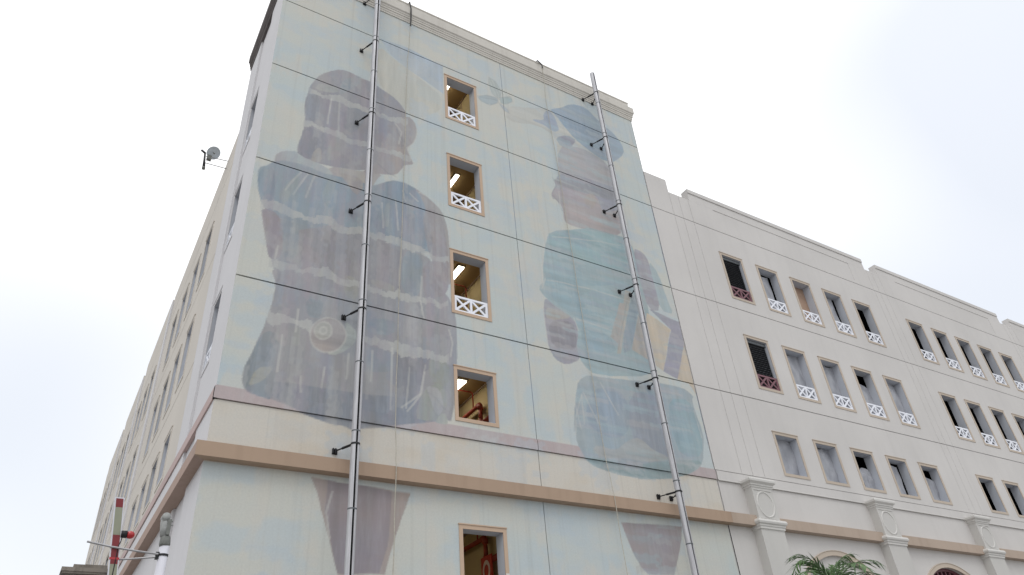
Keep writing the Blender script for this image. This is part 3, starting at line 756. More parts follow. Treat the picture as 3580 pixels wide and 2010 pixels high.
def aged(k, col):
    if k.startswith(FIG2):
        g = sum(col) / 3
        return tuple(0.935 * (c * 0.98 + g * 0.02) for c in col)
    g = sum(col) / 3
    return tuple(0.92 * (c * (1 - SOFT) + g * SOFT) * t for c, t in zip(col, (1.005, 1.012, 0.978)))
PAINT = {k: (aged(k, col), al, d) for k, (col, al, d) in PAINT.items()}
ORDER = ['bgblue', 'beam', 'beam2', 'neck', 'torso', 'hem', 'arm_r', 'blouse', 'collar', 'sleeve_l', 'shoulder_r', 'vneck', 'fold1', 'fold2', 'hair', 'hair_dk', 'hair_dk2', 'hair_dk3', 'lock1', 'lock2', 'lock3', 'face', 'cheek', 'band', 'blueband', 'mauve_l', 'flap', 'blue_r',
         'blue_low', 'mauve_low', 'mauve_lr', 'mauve_c2', 'bluehip', 'blue_c1', 'blue_c2', 'blue_c3', 'blue_c4', 'mauve_c1',
         'fold3', 'fold4', 'plank1', 'plank2', 'plank3', 'plank4', 'gear', 'dkblue', 'dkhip', 'patch1', 'patch2', 'pouch', 'lav', 'tri', 'V', 'tear', 'disc', 'disc2', 'cone1', 'cone1in', 'hair2', 'face2', 'hair2b', 'hairdk2', 'ear', 'bird2', 'bird_dk', 'hat', 'hatdk', 'bird', 'teal_r',
         'torso2', 'teal1', 'teal2', 'tealb', 'tealc', 'arm2r', 'arm2l', 'armdk', 'armlt', 'grey2', 'stripe_a', 'stripe_b', 'book_l', 'strap', 'book', 'wedge', 'skirt', 'skirt_blue',
         'skirt_mauve', 'skirt_teal', 'skirt_band', 'skirt_hem', 'cone2', 'bf1', 'bf2', 'bf3', 'bf4', 'O']


STROKES = {0: [], 1: [], 2: []}
_rs = random.Random(23)
_pal = {0: [(182, 197, 209), (204, 202, 194), (190, 202, 204), (206, 205, 200), (178, 194, 208)],
        1: [(148, 159, 176), (172, 161, 168), (186, 186, 184), (156, 150, 164), (164, 172, 184), (178, 176, 178)],
        2: [(158, 184, 192), (186, 194, 194), (168, 174, 188), (176, 196, 200), (190, 186, 186)]}
for _ in range(520):
    STROKES[0].append((_rs.uniform(0, 13.2), _rs.uniform(4.5, 22.3), _rs.uniform(.12, .55), _rs.uniform(.08, .4), _rs.choice(_pal[0]), _rs.uniform(.1, .32)))
for _ in range(900):
    STROKES[1].append((_rs.uniform(0.2, 5.4), _rs.uniform(4.8, 20.0), _rs.uniform(.04, .16), _rs.uniform(.2, .75), _rs.choice(_pal[1]), _rs.uniform(.08, .3)))
for _ in range(700):
    STROKES[2].append((_rs.uniform(7.8, 13.1), _rs.uniform(4.8, 21.5), _rs.uniform(.2, .7), _rs.uniform(.03, .12), _rs.choice(_pal[2]), _rs.uniform(.1, .35)))


def brush_strokes(x, z, c, fig, kind):
    x0, x1, z0, z1 = x.min(), x.max(), z.min(), z.max()
    pool = np.where(fig == kind)[0]
    if not len(pool):
        return
    px, pz = x[pool], z[pool]
    o = np.argsort(px)
    pool, px, pz = pool[o], px[o], pz[o]
    for sx, sz, w, h, col, al in STROKES[kind]:
        if sx + w < x0 or sx - w > x1 or sz + h < z0 or sz - h > z1:
            continue
        i0, i1 = np.searchsorted(px, (sx - w, sx + w))
        if i1 <= i0:
            continue
        dz = np.abs(pz[i0:i1] - sz) / h
        dx = np.abs(px[i0:i1] - sx) / w
        wob = 0.25 * np.sin(pz[i0:i1] * 23 + sx * 9) * np.sin(px[i0:i1] * 19 + sz * 7)
        m = np.clip((1 - np.maximum(dz, dx) + wob) / 0.22, 0, 1) * al
        k = pool[i0:i1]
        c[k] = c[k] * (1 - m[:, None]) + np.array(lin(*col)) * m[:, None]


def mural_colour(x, z):
    n1 = vnoise(x, z, 2.6, 1.5, 1, 4)
    n2 = vnoise(x, z, 1.1, 0.6, 2, 4)
    n3 = vnoise(x, z, 0.35, 0.9, 3, 3)
    cream, blue, green, warm = (np.array(lin(*c)) for c in ((204, 205, 197), (188, 201, 207), (196, 204, 202), (208, 205, 195)))
    t = np.clip((n1 - 0.40) / 0.22, 0, 1)[:, None]
    c = green * (1 - t) + cream * t
    t = np.clip((n2 - 0.50) / 0.14, 0, 1)[:, None] * 0.6
    c = c * (1 - t) + blue * t
    t = np.clip((n3 - 0.56) / 0.12, 0, 1)[:, None] * 0.55
    c = c * (1 - t) + warm * t
    # the cream course and the pink band under the figures
    k = (z < 8.135)[:, None] & (z > 6.9)[:, None]
    cc = np.array(lin(210, 205, 195))[None] * (1 - 0.10 * np.clip((n2 - .45) / .2, 0, 1)[:, None] * np.array([0.3, 0.6, 1.0]))
    c = np.where(k, cc, c)
    k = ((z >= 8.13) & (z <= 8.42))[:, None]
    c = np.where(k, np.array(lin(186, 173, 173))[None] * (0.94 + 0.12 * n3[:, None]), c)
    # ragged edges of the painted shapes
    ex = x + (vnoise(x, z, 0.6, 0.6, 4, 2) - 0.5) * 0.05
    ez = z + (vnoise(x, z, 0.6, 0.6, 5, 2) - 0.5) * 0.05
    sv = vnoise(x, z, 0.17, 1.3, 6, 4)
    sh = vnoise(x, z, 1.2, 0.16, 7, 4)
    veil = np.array(lin(190, 191, 187))
    fig = np.zeros(x.shape, 'i1')
    for name in ORDER:
        if name == 'tear':
            brush_strokes(x, z, c, fig, 1)
        if name == 'V':
            for nm, line in SHAPES:
                if not nm.startswith('V_'):
                    continue
                th = float(nm[2:])
                lx, lz = [p[0] for p in line], [p[1] for p in line]
                sel = (x > lx[0] - .02) & (x < lx[-1] + .02)
                zl = np.interp(x, lx, lz) + (vnoise(x, z * 0, 0.42, 1, 8, 4) - 0.5) * 0.42 + (np.floor(vnoise(x, z, 0.22, 0.5, 10, 2) * 5) / 5 - 0.5) * 0.16
                w = th * (0.16 + 0.50 * vnoise(x, z * 0, 0.5, 1, 9, 3))
                k = sel & (np.abs(z - zl) < w)
                q = (0.42 + 0.62 * sv[k])[:, None].clip(0, .9)
                c[k] = c[k] * (1 - q) + veil * q
            continue
        if name == 'O':
            brush_strokes(x, z, c, fig, 2)
            brush_strokes(x, z, c, fig, 0)
            pale, dark = np.array(lin(206, 205, 199)), np.array(lin(120, 130, 140))
            for nm, line in SHAPES:
                if nm not in 'OL':
                    continue
                a = np.array(line)
                sel = np.where((x > a[:, 0].min() - .1) & (x < a[:, 0].max() + .1) & (z > a[:, 1].min() - .1) & (z < a[:, 1].max() + .1))[0]
                if len(sel):
                    d = seg_dist(ex[sel], ez[sel], line)
                    q = (np.clip((0.030 - d) / 0.016, 0, 1) * 0.42 * (0.4 + 1.2 * sv[sel]))[:, None]
                    c[sel] = c[sel] * (1 - (q if nm == 'O' else q * 0.5)) + (pale if nm == 'O' else dark) * (q if nm == 'O' else q * 0.5)
            continue
        for nm, poly in SHAPES:
            if nm != name:
                continue
            a = np.array(poly)
            sel = np.where((ex > a[:, 0].min()) & (ex < a[:, 0].max()) & (ez > a[:, 1].min()) & (ez < a[:, 1].max()))[0]
            if not len(sel):
                continue
            cov = np.zeros(len(sel))
            for ox, oz in ((-.008, -.004), (.004, -.008), (.008, .004), (-.004, .008)):
                cov += inside(ex[sel] + ox, ez[sel] + oz, poly)
            cov /= 4
            k = sel[cov > 0]
            cov = cov[cov > 0][:, None]
            col, al, dr = PAINT[name]
            if not name.startswith(('bg', 'beam')):
                fig[k] = 1 if ORDER.index(name) < ORDER.index('hair2') else 2
            s = (sv if dr == 'v' else sh)[k][:, None]
            s2 = n2[k][:, None]
            pc = np.array(lin(*col))[None] * (0.78 + 0.46 * s)
            pc = pc * (1 + (s2 - 0.5) * np.array([0.16, 0.02, -0.16]))
            al = np.clip(al * (0.80 + 0.36 * s), 0, 1) * cov
            c[k] = c[k] * (1 - al) + pc * al
    return np.clip(c * ALB, 0.02, 0.9)


def paint(me):
    n = len(me.vertices)
    co = np.empty(n * 3, 'f')
    me.vertices.foreach_get('co', co)
    co = co.reshape(-1, 3)
    rgb = mural_colour(co[:, 0].astype(float), co[:, 2].astype(float))
    at = me.color_attributes.new('paint', 'FLOAT_COLOR', 'POINT')
    at.data.foreach_set('color', np.concatenate([rgb, np.ones((n, 1))], 1).astype('f').ravel())


# ------------------------------------------------------------------ the setting
g = MB().quad((-900, -900, 0), (900, -900, 0), (900, 900, 0), (-900, 900, 0)).build('ground', M['ground'])
g['kind'] = 'structure'

# ------------------------------------------------------------------ window kit, shared by the three blocks
OW = 0.98                      # opening width
FW = 0.085                     # width of the painted surround
HT, HS = 1.82, 1.24            # tall and short openings


def reveal_me(h, depth, mat):
    b = MB()
    t = 0.025
    b.box(-t, 0, 0.001, depth, -t, h + t)
    b.box(OW, OW + t, 0.001, depth, -t, h + t)
    b.box(0, OW, 0.001, depth, h, h + t)
    b.box(0, OW, 0.001, depth, -t, 0)
    return b.me('window', mat)


def surround_me(h, mat):
    b = MB()
    i = 0.003
    a, c = -FW, OW + FW
    b.box(a, i, -0.016, 0.004, -FW, h + FW)
    b.box(OW - i, c, -0.016, 0.004, -FW, h + FW)
    b.box(i, OW - i, -0.016, 0.004, h - i, h + FW)
    b.box(i, OW - i, -0.016, 0.004, -FW, i)
    return b.me('surround', mat)


def head_me(h, mat):
    """thin drip mould over the surround"""
    return MB().box(-FW - 0.012, OW + FW + 0.012, -0.03, 0.004, h + FW - 0.001, h + FW + 0.022).me('drip_mould', mat)


def rail_me(mat):
    b = MB()
    H = 0.475
    w, d0, d1 = 0.06, 0.012, 0.05
    b.box(0.004, OW - 0.004, d0, d1, 0.002, w)
    b.box(0.004, OW - 0.004, d0, d1, H - w, H)
    b.box(0.004, w + 0.01, d0, d1, w, H - w)
    b.box(OW - w - 0.01, OW - 0.004, d0, d1, w, H - w)
    b.box(OW / 2 - w / 2, OW / 2 + w / 2, d0, d1, w, H - w)
    e = 0.003
    for x0, x1 in ((w, OW / 2 - w / 2), (OW / 2 + w / 2, OW - w)):
        b.bar((x0, w), (x1, H - w), 0.058, d0 + e, d1 - e)
        b.bar((x0, H - w), (x1, w), 0.058, d0 + 2 * e, d1 - 2 * e)
    return b.me('railing', mat)


def sheet_me(seed, x0, x1, z0, z1, depth, mat=None, amp=0.035):
    rnd = random.Random(seed)
    nx, nz = 9, 12
    ph = [rnd.uniform(0, 6) for _ in range(4)]
    v, f = [], []
    for j in range(nz + 1):
        for i in range(nx + 1):
            u, w = i / nx, j / nz
            d = depth + amp * (math.sin(u * 9 + w * 5 + ph[0]) + 0.6 * math.sin(u * 17 - w * 7 + ph[1]) + 0.5 * math.sin(w * 15 + u * 3 + ph[2]))
            top = z1 + (0.06 * math.sin(u * 5 + ph[3]) if j == nz else 0)
            v.append((x0 + (x1 - x0) * u, d, z0 + (top - z0) * w))
    for j in range(nz):
        for i in range(nx):
            a = j * (nx + 1) + i
            f.append((a, a + 1, a + nx + 2, a + nx + 1))
    return mesh('plastic_sheet', v, f, mat or M['sheet'], smooth=True)


def mesh_screen(h):
    b = MB()
    z = 0.50
    k = 0
    while z < h - 0.14:
        n = len(b.v)
        for i in range(13):
            x = 0.02 + (OW - 0.04) * i / 12
            zz = z + 0.006 * (1 if (i + k) % 2 else -1)
            b.v += [(x, 0.075, zz - 0.018), (x, 0.11, zz + 0.012)]
        for i in range(12):
            a = n + 2 * i
            b.f.append((a, a + 2, a + 3, a + 1))
        z += 0.085
        k += 1
    b.box(0.0, OW, 0.06, 0.10, h - 0.13, h - 0.02)
    return b.me('louvre', M['slat'])


KIT = {}
for key, fm in (('tower', 'frame'), ('wing', 'frame_wing'), ('stair', 'white_wall'), ('side', 'tan_wing')):
    for hk, h in (('T', HT), ('S', HS)):
        KIT[key, 'reveal', hk] = reveal_me(h, 0.30, M['reveal'])
        KIT[key, 'surround', hk] = surround_me(h, M[fm])
        KIT[key, 'head', hk] = head_me(h, M[fm])
KIT['rail'] = rail_me(M['rail'])
KIT['rail_maroon'] = rail_me(M['rail_maroon'])
KIT['louvre'] = mesh_screen(HT)
KIT['screen_back'] = MB().box(0.001, OW - 0.001, 0.125, 0.15, 0.0, HT).me('screen_back', M['mesh_back'])


def window(parent, loc, rz=0.0, kit='wing', h='T', rail=None, fill=None, seed=0, drip=True):
    w = add('window', KIT[kit, 'reveal', h], parent, loc, rz)
    add('surround', KIT[kit, 'surround', h], w)
    if drip:
        add('drip_mould', KIT[kit, 'head', h], w)
    if rail:
        add('railing', KIT[rail], w)
    H = HT if h == 'T' else HS
    if fill == 'mesh':
        add('louvre', KIT['louvre'], w)
        add('screen_back', KIT['screen_back'], w)
    elif fill == 'sheet':
        add('plastic_sheet', sheet_me(seed, 0.006, OW - 0.006, 0.004, H - 0.004, 0.25, amp=0.014), w)
    elif fill == 'sheet_left':
        add('plastic_sheet', sheet_me(seed, 0.006, OW * 0.80, 0.004, H - 0.08, 0.25, amp=0.014), w)
    elif fill == 'sheet_low':
        add('plastic_sheet', sheet_me(seed, 0.006, OW - 0.006, 0.004, H * 0.74, 0.25, amp=0.014), w)
    elif fill == 'sheet_bag':
        add('plastic_sheet', sheet_me(seed, OW * 0.42, OW - 0.006, 0.004, H * 0.62, 0.23, amp=0.02), w)
    elif fill == 'ply':
        add('board', MB().box(-0.03, OW + 0.03, 0.305, 0.325, -0.03, H + 0.03).me('board', M['ply']), w)
    return w


def opening(x, z, h):
    """hole cut in panels and core for a window whose opening starts at x, z"""
    H = HT if h == 'T' else HS
    return (x - 0.03, x + OW + 0.03, z - 0.03, z + H + 0.03)


# ------------------------------------------------------------------ corner tower with the mural
tower = thing('corner_building', 'tall corner block with a faded mural of two figures between two steel masts', 'building', (6.6, 2.1, 0))
TX, TD, TOP = 13.2, 4.2, 22.3
MIDX = 7.35
J = 0.018                       # half a joint
ROWS = [(0.0, 6.9), (7.18, 8.125), (8.415, 11.05), (11.05, 14.53), (14.53, 18.01), (18.01, 20.87), (20.87, 22.32)]
TW = [(5.25, 4.30, 'T'), (5.25, 8.63, 'S'), (5.25, 11.54, 'T'), (5.25, 15.06, 'T'), (5.25, 18.57, 'T')]
holes = [opening(*w) for w in TW]
STEP = 0.026
for r, (z0, z1) in enumerate(ROWS):
    for a0, a1 in ((0.0, MIDX), (MIDX, TX)):
        lo = a0 + (0.009 if a0 else 0.0)
        hi = a1 - (0.009 if a1 == MIDX else 0.02)
        zz0 = z0 + (J if r > 2 else 0.0)
        zz1 = z1 - (J if 2 <= r < 6 else 0.0)
        hs = [h for h in holes if h[0] > lo and h[1] < hi and h[2] > zz0 and h[3] < zz1]
        zz0p = max(zz0, 3.6) if r == 0 else zz0
        me = plate(FRONT, lo, hi, zz0p, zz1, hs, 0.0, 0.045, STEP, mat=M['mural'])
        paint(me)
        add('wall_panel', me, tower)
        if r == 0:
            add('plinth_panel', plate(FRONT, lo, hi, 0.0, 3.6 - 0.02, (), 0.0, 0.045, None, 'plinth_panel', M['white_wall']), tower)
# pink string course across the mural and round the corner
for a0, a1 in ((0.0, MIDX - 0.009), (MIDX + 0.009, TX - 0.02)):
    me = plate(FRONT, a0 - (0.03 if a0 == 0 else 0), a1, 8.14, 8.40, (), -0.03, 0.09, STEP, 'string_course', M['mural'])
    paint(me)
    add('string_course', me, tower)
b = MB().box(-0.03, 0.05, -0.029, TD, 8.14, 8.40)
b.build('string_course', M['pink'], tower)
b = MB().box(-0.03, 0.05, TD + 0.01, 35.5, 8.14, 8.40)
left_course = b
# structural core behind the panels
add('wall_core', plate(FRONT, 0.07, TX - 0.03, 0.0, 22.4, holes, 0.055, 0, None, 'wall_core', M['core']), tower)
add('inner_wall', plate(FRONT, 0.3, TX - 0.1, 0.0, 22.4, holes, 0.292, 0, None, 'inner_wall', M['room']), tower)
for xj, z0, z1 in ((MIDX, 20.95, 22.28), (MIDX, 18.6, 19.4), (MIDX, 14.7, 17.9), (MIDX, 12.2, 13.6), (MIDX, 9.0, 10.6), (13.203, 14.6, 17.95), (13.203, 9.2, 10.9)):
    MB().box(xj - 0.007, xj + 0.007, 0.004, 0.03, z0, z1).build('joint_filler', M['filler_pale'], tower)
for (x, z, h) in TW:
    if z > 11:
        window(tower, (x, 0, z), 0, 'tower', h, 'rail')
    else:
        w = window(tower, (x, 0, z), 0, 'tower', h)
        if z < 5:
            add('bare_patch', MB().box(OW + 0.002, OW + FW + 0.004, -0.019, -0.002, -FW, 0.98).me('bare_patch', M['moulding']), w)
            add('bare_patch', MB().box(-FW - 0.004, -0.002, -0.019, -0.002, -FW, 0.62).me('bare_patch', M['moulding']), w)
# left side of the tower: white piers and a recessed strip with stair windows
SW = [(1.73, 6.55, 'T'), (1.73, 10.02, 'T'), (1.73, 13.62, 'T'), (1.73, 17.14, 'T')]
SL0, SL1 = 1.60, 2.86
sh = [opening(y, z, h) for y, z, h in SW if z > 8]
add('corner_pier', plate(LEFT, 0.047, SL0, 0.0, 22.32, (), 0.0, 0.08, None, 'corner_pier', M['white_wall']), tower)
add('corner_pier', plate(LEFT, SL1, TD, 0.0, 22.32, (), 0.0, 0.08, None, 'corner_pier', M['white_wall']), tower)
add('recessed_strip', plate(LEFT, SL0, SL1, 0.0, 22.32, sh, 0.055, 0, None, 'recessed_strip', M['white_wall']), tower)
for y, z, h in SW:
    if z > 8:
        window(tower, (0.055, y + OW, z), -math.pi / 2, 'stair', h, 'rail')
add('stair_lining', MB().box(0.36, 0.40, SL0 - 0.2, SL1 + 0.2, 8.0, 22.2).me('stair_lining', M['void']), tower)  # near-black sheet standing in for the dark behind the stair windows
# far sides and roof
MB().quad((TX, 0.0, 0), (TX, TD, 0), (TX, TD, 22.9), (TX, 0.0, 22.9)).build('side_wall', M['white_wall'], tower)
MB().quad((0, TD, 0), (TX, TD, 0), (TX, TD, 22.9), (0, TD, 22.9)).build('back_wall', M['white_wall'], tower)
MB().box(0.05, TX - 0.05, 0.06, TD - 0.05, 22.7, 22.85).build('roof', M['roof'], tower)
# cornice and parapet
PROF = [(-0.1, 22.30), (0.025, 22.30), (0.03, 22.37), (0.045, 22.385), (0.045, 22.46), (0.068, 22.475), (0.068, 22.545), (0.085, 22.56),
        (0.09, 22.62), (0.125, 22.66), (0.125, 22.95), (0.02, 22.99), (0.012, 23.26), (0.03, 23.27), (0.03, 23.32), (-0.1, 23.32)]
v, f = sweep([(TX, 1.6), (TX, 0), (0, 0)], [(1, 0), (0, -1)], PROF)
n0 = len(PROF)
for k in range(n0):                       # mitre at the left corner
    v[2 * n0 + k] = (0 - PROF[k][0], 0 - PROF[k][0], PROF[k][1])
add('cornice', mesh('cornice', v, f, M['cornice']), tower)
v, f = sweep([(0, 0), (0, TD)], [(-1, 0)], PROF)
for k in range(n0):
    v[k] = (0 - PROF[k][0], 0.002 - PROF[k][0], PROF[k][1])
add('cornice', mesh('cornice', v, f, M['cornice_dark']), tower)['label'] = 'dark grey cornice on the narrow side of the tower'
# brown ledge
LP = [(-0.05, 6.90), (0.20, 6.91), (0.20, 7.19), (-0.05, 7.20)]
v, f = sweep([(0, 0), (TX, 0)], [(0, -1)], LP)
for k in range(4):
    v[k] = (-LP[k][0], -LP[k][0], LP[k][1])
add('ledge', mesh('ledge', v, f, M['ledge']), tower)
v, f = sweep([(0, 0), (0, TD)], [(-1, 0)], LP)
for k in range(4):
    v[k] = (-LP[k][0], 0.002 - LP[k][0], LP[k][1])
add('ledge', mesh('ledge', v, f, M['ledge_left']), tower)
# rooms behind the five windows
ROOMS = [(3.6, 6.85, 3.9, 6.93), (3.6, 6.8, 7.5, 10.41), (3.6, 6.8, 11.0, 13.9), (3.6, 6.8, 14.5, 17.38), (3.6, 6.36, 18.0, 20.9)]
for x0, x1, z0, z1 in ROOMS:
    y0, y1 = 0.296, 4.0
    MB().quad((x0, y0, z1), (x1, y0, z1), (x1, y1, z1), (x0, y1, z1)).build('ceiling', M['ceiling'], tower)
    MB().quad((x0, y0, z0), (x1, y0, z0), (x1, y1, z0), (x0, y1, z0)).quad((x0, y1, z0), (x1, y1, z0), (x1, y1, z1), (x0, y1, z1)).quad(
        (x0, y0, z0), (x0, y1, z0), (x0, y1, z1), (x0, y0, z1)).quad((x1, y0, z0), (x1, y1, z0), (x1, y1, z1), (x1, y0, z1)).build('room_lining', M['room'], tower)
    # cable trunking along the top of the wall
    bb = MB().box(x1 - 0.035, x1 - 0.001, y0 + 0.05, y1 - 0.05, z1 - 0.045, z1 - 0.002)
    bb.box(x1 - 0.02, x1 - 0.001, 1.05, 1.075, z0 + 0.05, z1 - 0.05)
    bb.build('trunking', M['ledge'], tower)

# ------------------------------------------------------------------ right wing
wing = thing('wing_building', 'long pale beige wing with rows of small windows and arches beside the mural', 'building', (30.0, 5.0, 0))
W0, W1, WTOP = 13.225, 48.2, 19.10
BAYS = [(16.195, 1.865), (27.285, 1.82), (38.3, 1.82)]
RZ = [(15.04, 'T'), (11.565, 'T'), (8.69, 'S')]
wins = []
for bi, (xs, p) in enumerate(BAYS):
    for ri, (z, h) in enumerate(RZ):
        for i in range(5):
            wins.append((xs + p * i, z, h, bi, ri, i))
wholes = [opening(x, z, h) for x, z, h, *_ in wins]
XC = [W0, 14.27, 14.72, 15.21, 25.66, 26.05, 26.50, 36.62, 37.02, 37.5, W1]
ZC = [8.42, 11.05, 14.53, 18.01]
for i in range(len(XC) - 1):
    top = 19.69 if i == 0 else (19.10)
    for j, z0 in enumerate(ZC):
        z1 = ZC[j + 1] if j + 1 < len(ZC) else top
        lo, hi = XC[i] + (0.006 if i else 0), XC[i + 1] - 0.006
        zz0, zz1 = z0 + 0.014, z1 - (0.014 if j < 3 else 0)
        hs = [q for q in wholes if q[0] > lo and q[1] < hi and q[2] > zz0 and q[3] < zz1]
        add('wall_panel', plate(FRONT, lo, hi, zz0, zz1, hs, 0.0, 0.03, None, 'wall_panel', M['wing']), wing)
M['core_pale'] = plain('grey_joint_filler', (0.24, 0.24, 0.235), 0.95)
add('wall_core', plate(FRONT, W0 + 0.01, W1 - 0.02, 7.0, 19.0, wholes, 0.032, 0, None, 'wall_core', M['core_pale']), wing)
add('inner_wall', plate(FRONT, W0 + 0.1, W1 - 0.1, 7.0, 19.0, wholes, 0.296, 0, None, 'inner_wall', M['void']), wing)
FILL = {(0, 0, 0): 'mesh', (0, 1, 0): 'mesh', (0, 0, 1): 'sheet_left', (0, 0, 2): 'ply', (0, 0, 3): 'sheet_left', (0, 1, 1): 'sheet', (0, 1, 2): 'sheet',
        (0, 1, 3): 'sheet_low', (0, 1, 4): 'sheet', (0, 2, 0): 'sheet', (0, 2, 1): 'sheet', (0, 2, 2): 'sheet_bag', (0, 2, 3): 'sheet_left', (0, 2, 4): 'sheet_low'}
for x, z, h, bi, ri, i in wins:
    fill = FILL.get((bi, ri, i))
    rail = None if ri == 2 else ('rail_maroon' if fill == 'mesh' else 'rail')
    window(wing, (x, 0, z), 0, 'wing', h, rail, fill, seed=bi * 50 + ri * 10 + i)
# floors and inside walls, near-black to stand for the darkness of unlit rooms
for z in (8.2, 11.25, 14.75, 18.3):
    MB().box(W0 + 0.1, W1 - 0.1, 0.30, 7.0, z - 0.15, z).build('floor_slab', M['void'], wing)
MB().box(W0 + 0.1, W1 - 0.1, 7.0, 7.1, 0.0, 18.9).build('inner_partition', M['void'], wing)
MB().quad((W1, 0.0, 0), (W1, 14, 0), (W1, 14, 19.1), (W1, 0.0, 19.1)).build('side_wall', M['wing'], wing)
MB().quad((W0, 14, 0), (W1, 14, 0), (W1, 14, 19.1), (W0, 14, 19.1)).build('back_wall', M['wing'], wing)
MB().box(W0 + 0.05, W1 - 0.05, 0.25, 13.95, 18.7, 18.85).build('roof', M['roof'], wing)
MB().quad((W0, 0.04, 19.095), (W1, 0.04, 19.095), (W1, 0.25, 19.095), (W0, 0.25, 19.095)).quad((W0, 0.25, 18.8), (W1, 0.25, 18.8), (W1, 0.25, 19.095), (W0, 0.25, 19.095)).build('parapet_back', M['wing'], wing)
MB().box(W0, 14.262, 0.031, 0.25, 19.10, 19.685).build('parapet_end', M['wing'], wing)
# raised parapet over each bay: flush block with a thin coping and a sunk panel
for x0, x1 in ((15.28, 25.58), (26.53, 36.40), (37.5, W1)):
    MB().box(x0, x1, 0.0, 0.27, 19.102, 19.46).build('parapet_block', M['wing'], wing)
    MB().box(x0 - 0.0, x1 + 0.0, -0.03, 0.29, 19.462, 19.64).build('coping', M['wing'], wing)
    MB().box(x0 + 1.2, x1 - 1.15, -0.014, 0.002, 19.06, 19.095).build('parapet_moulding', M['wing'], wing)
    MB().box(x1 - 1.165, x1 - 1.15, -0.008, 0.002, 18.20, 19.058).build('parapet_moulding', M['wing'], wing)
# string course and plain course above the ledge
MB().box(W0, W1, -0.03, 0.03, 8.14, 8.40).build('string_course', M['wing'], wing)
MB().box(W0, W1, -0.045, -0.028, 8.115, 8.138).build('string_bead', M['moulding'], wing)
add('frieze', plate(FRONT, W0, W1, 7.18, 8.128, (), 0.0, 0.03, None, 'frieze', M['wing']), wing)
LW = [(-0.03, 6.90), (0.20, 6.91), (0.20, 7.19), (-0.03, 7.20)]
v, f = sweep([(TX + 0.003, 0), (W1, 0)], [(0, -1)], LW)
add('ledge', mesh('ledge', v, f, M['ledge_wing']), wing)
# arcade below the ledge
PIL = [14.58 + 5.5 * k for k in range(7)]
ARC = [p + 2.75 for p in PIL[:-1]]
RI, RO, ZA = 1.98, 2.12, 4.41
vv, ff = [], []
xs = []
for k, xa in enumerate(ARC):
    xs += [xa + RI * math.cos(math.pi * (1 - q / 28)) for q in range(29)]
xs = sorted([W0, W1] + xs)
def zlow(x, eps):
    for xa in ARC:
        if abs(x + eps - xa) < RI:
            return ZA + math.sqrt(max(0, RI * RI - (x - xa) ** 2))
    return 0.0
for x0, x1 in zip(xs, xs[1:]):
    n = len(vv)
    za, zb = zlow(x0, 1e-4), zlow(x1, -1e-4)
    vv += [(x0, 0, za), (x1, 0, zb), (x1, 0, 6.9), (x0, 0, 6.9), (x0, 0.25, za), (x1, 0.25, zb)]
    ff.append((n, n + 1, n + 2, n + 3))
    if za > 0:
        ff.append((n, n + 4, n + 5, n + 1))
add('arcade_wall', mesh('arcade_wall', vv, ff, M['wing']), wing)
for k, xa in enumerate(ARC):
    v, f = [], []
    N = 30
    for q in range(N + 1):
        a = math.pi * q / N
        for (rr, d) in ((RI - 0.004, 0.02), (RI - 0.004, -0.035), (RO - 0.02, -0.035), (RO - 0.015, -0.05), (RO, -0.05), (RO, 0.02)):
            v.append((xa + rr * math.cos(a), d, ZA + rr * math.sin(a)))
    for q in range(N):
        for c in range(6):
            a, b2 = q * 6 + c, q * 6 + (c + 1) % 6
            f.append((a, b2, b2 + 6, a + 6))
    add('arch_surround', mesh('arch_surround', v, f, M['frame_wing']), wing)
    if k == 0:
        n = 30
        v = [(xa + RI * math.cos(math.pi * q / n), 0.07, ZA + RI * math.sin(math.pi * q / n)) for q in range(n + 1)] + [(xa - RI, 0.07, 0), (xa + RI, 0.07, 0)]
        add('blind_panel', mesh('blind_panel', v, [tuple(range(n + 3))], M['wing']), wing)
    else:
        v = [(xa + RI * math.cos(math.pi * q / 30), 0.24, ZA + RI * math.sin(math.pi * q / 30)) for q in range(31)] + [(xa - RI, 0.24, 0), (xa + RI, 0.24, 0)]
        gr = add('grille', mesh('grille', v, [tuple(range(33))], M['void']), wing)
        if k < 3:
            for q in range(-8, 9):
                x = xa + q * 0.23
                top = ZA + math.sqrt(max(0.0, (RI - 0.03) ** 2 - (x - xa) ** 2))
                add('bar', MB().box(x - 0.035, x + 0.035, 0.12, 0.18, 0.2, top).me('bar', M['maroon_bar']), gr)
            bb = MB()
            for q in range(31):
                pass
            v, f = [], []
            for q in range(31):
                a = math.pi * q / 30
                for rr, d in ((RI - 0.09, 0.10), (RI - 0.004, 0.10), (RI - 0.004, 0.2), (RI - 0.09, 0.2)):
                    v.append((xa + rr * math.cos(a), d, ZA + rr * math.sin(a)))
            for q in range(30):
                for c in range(4):
                    a, b2 = q * 4 + c, q * 4 + (c + 1) % 4
                    f.append((a, b2, b2 + 4, a + 4))
            add('rim', mesh('rim', v, f, M['maroon_bar']), gr)
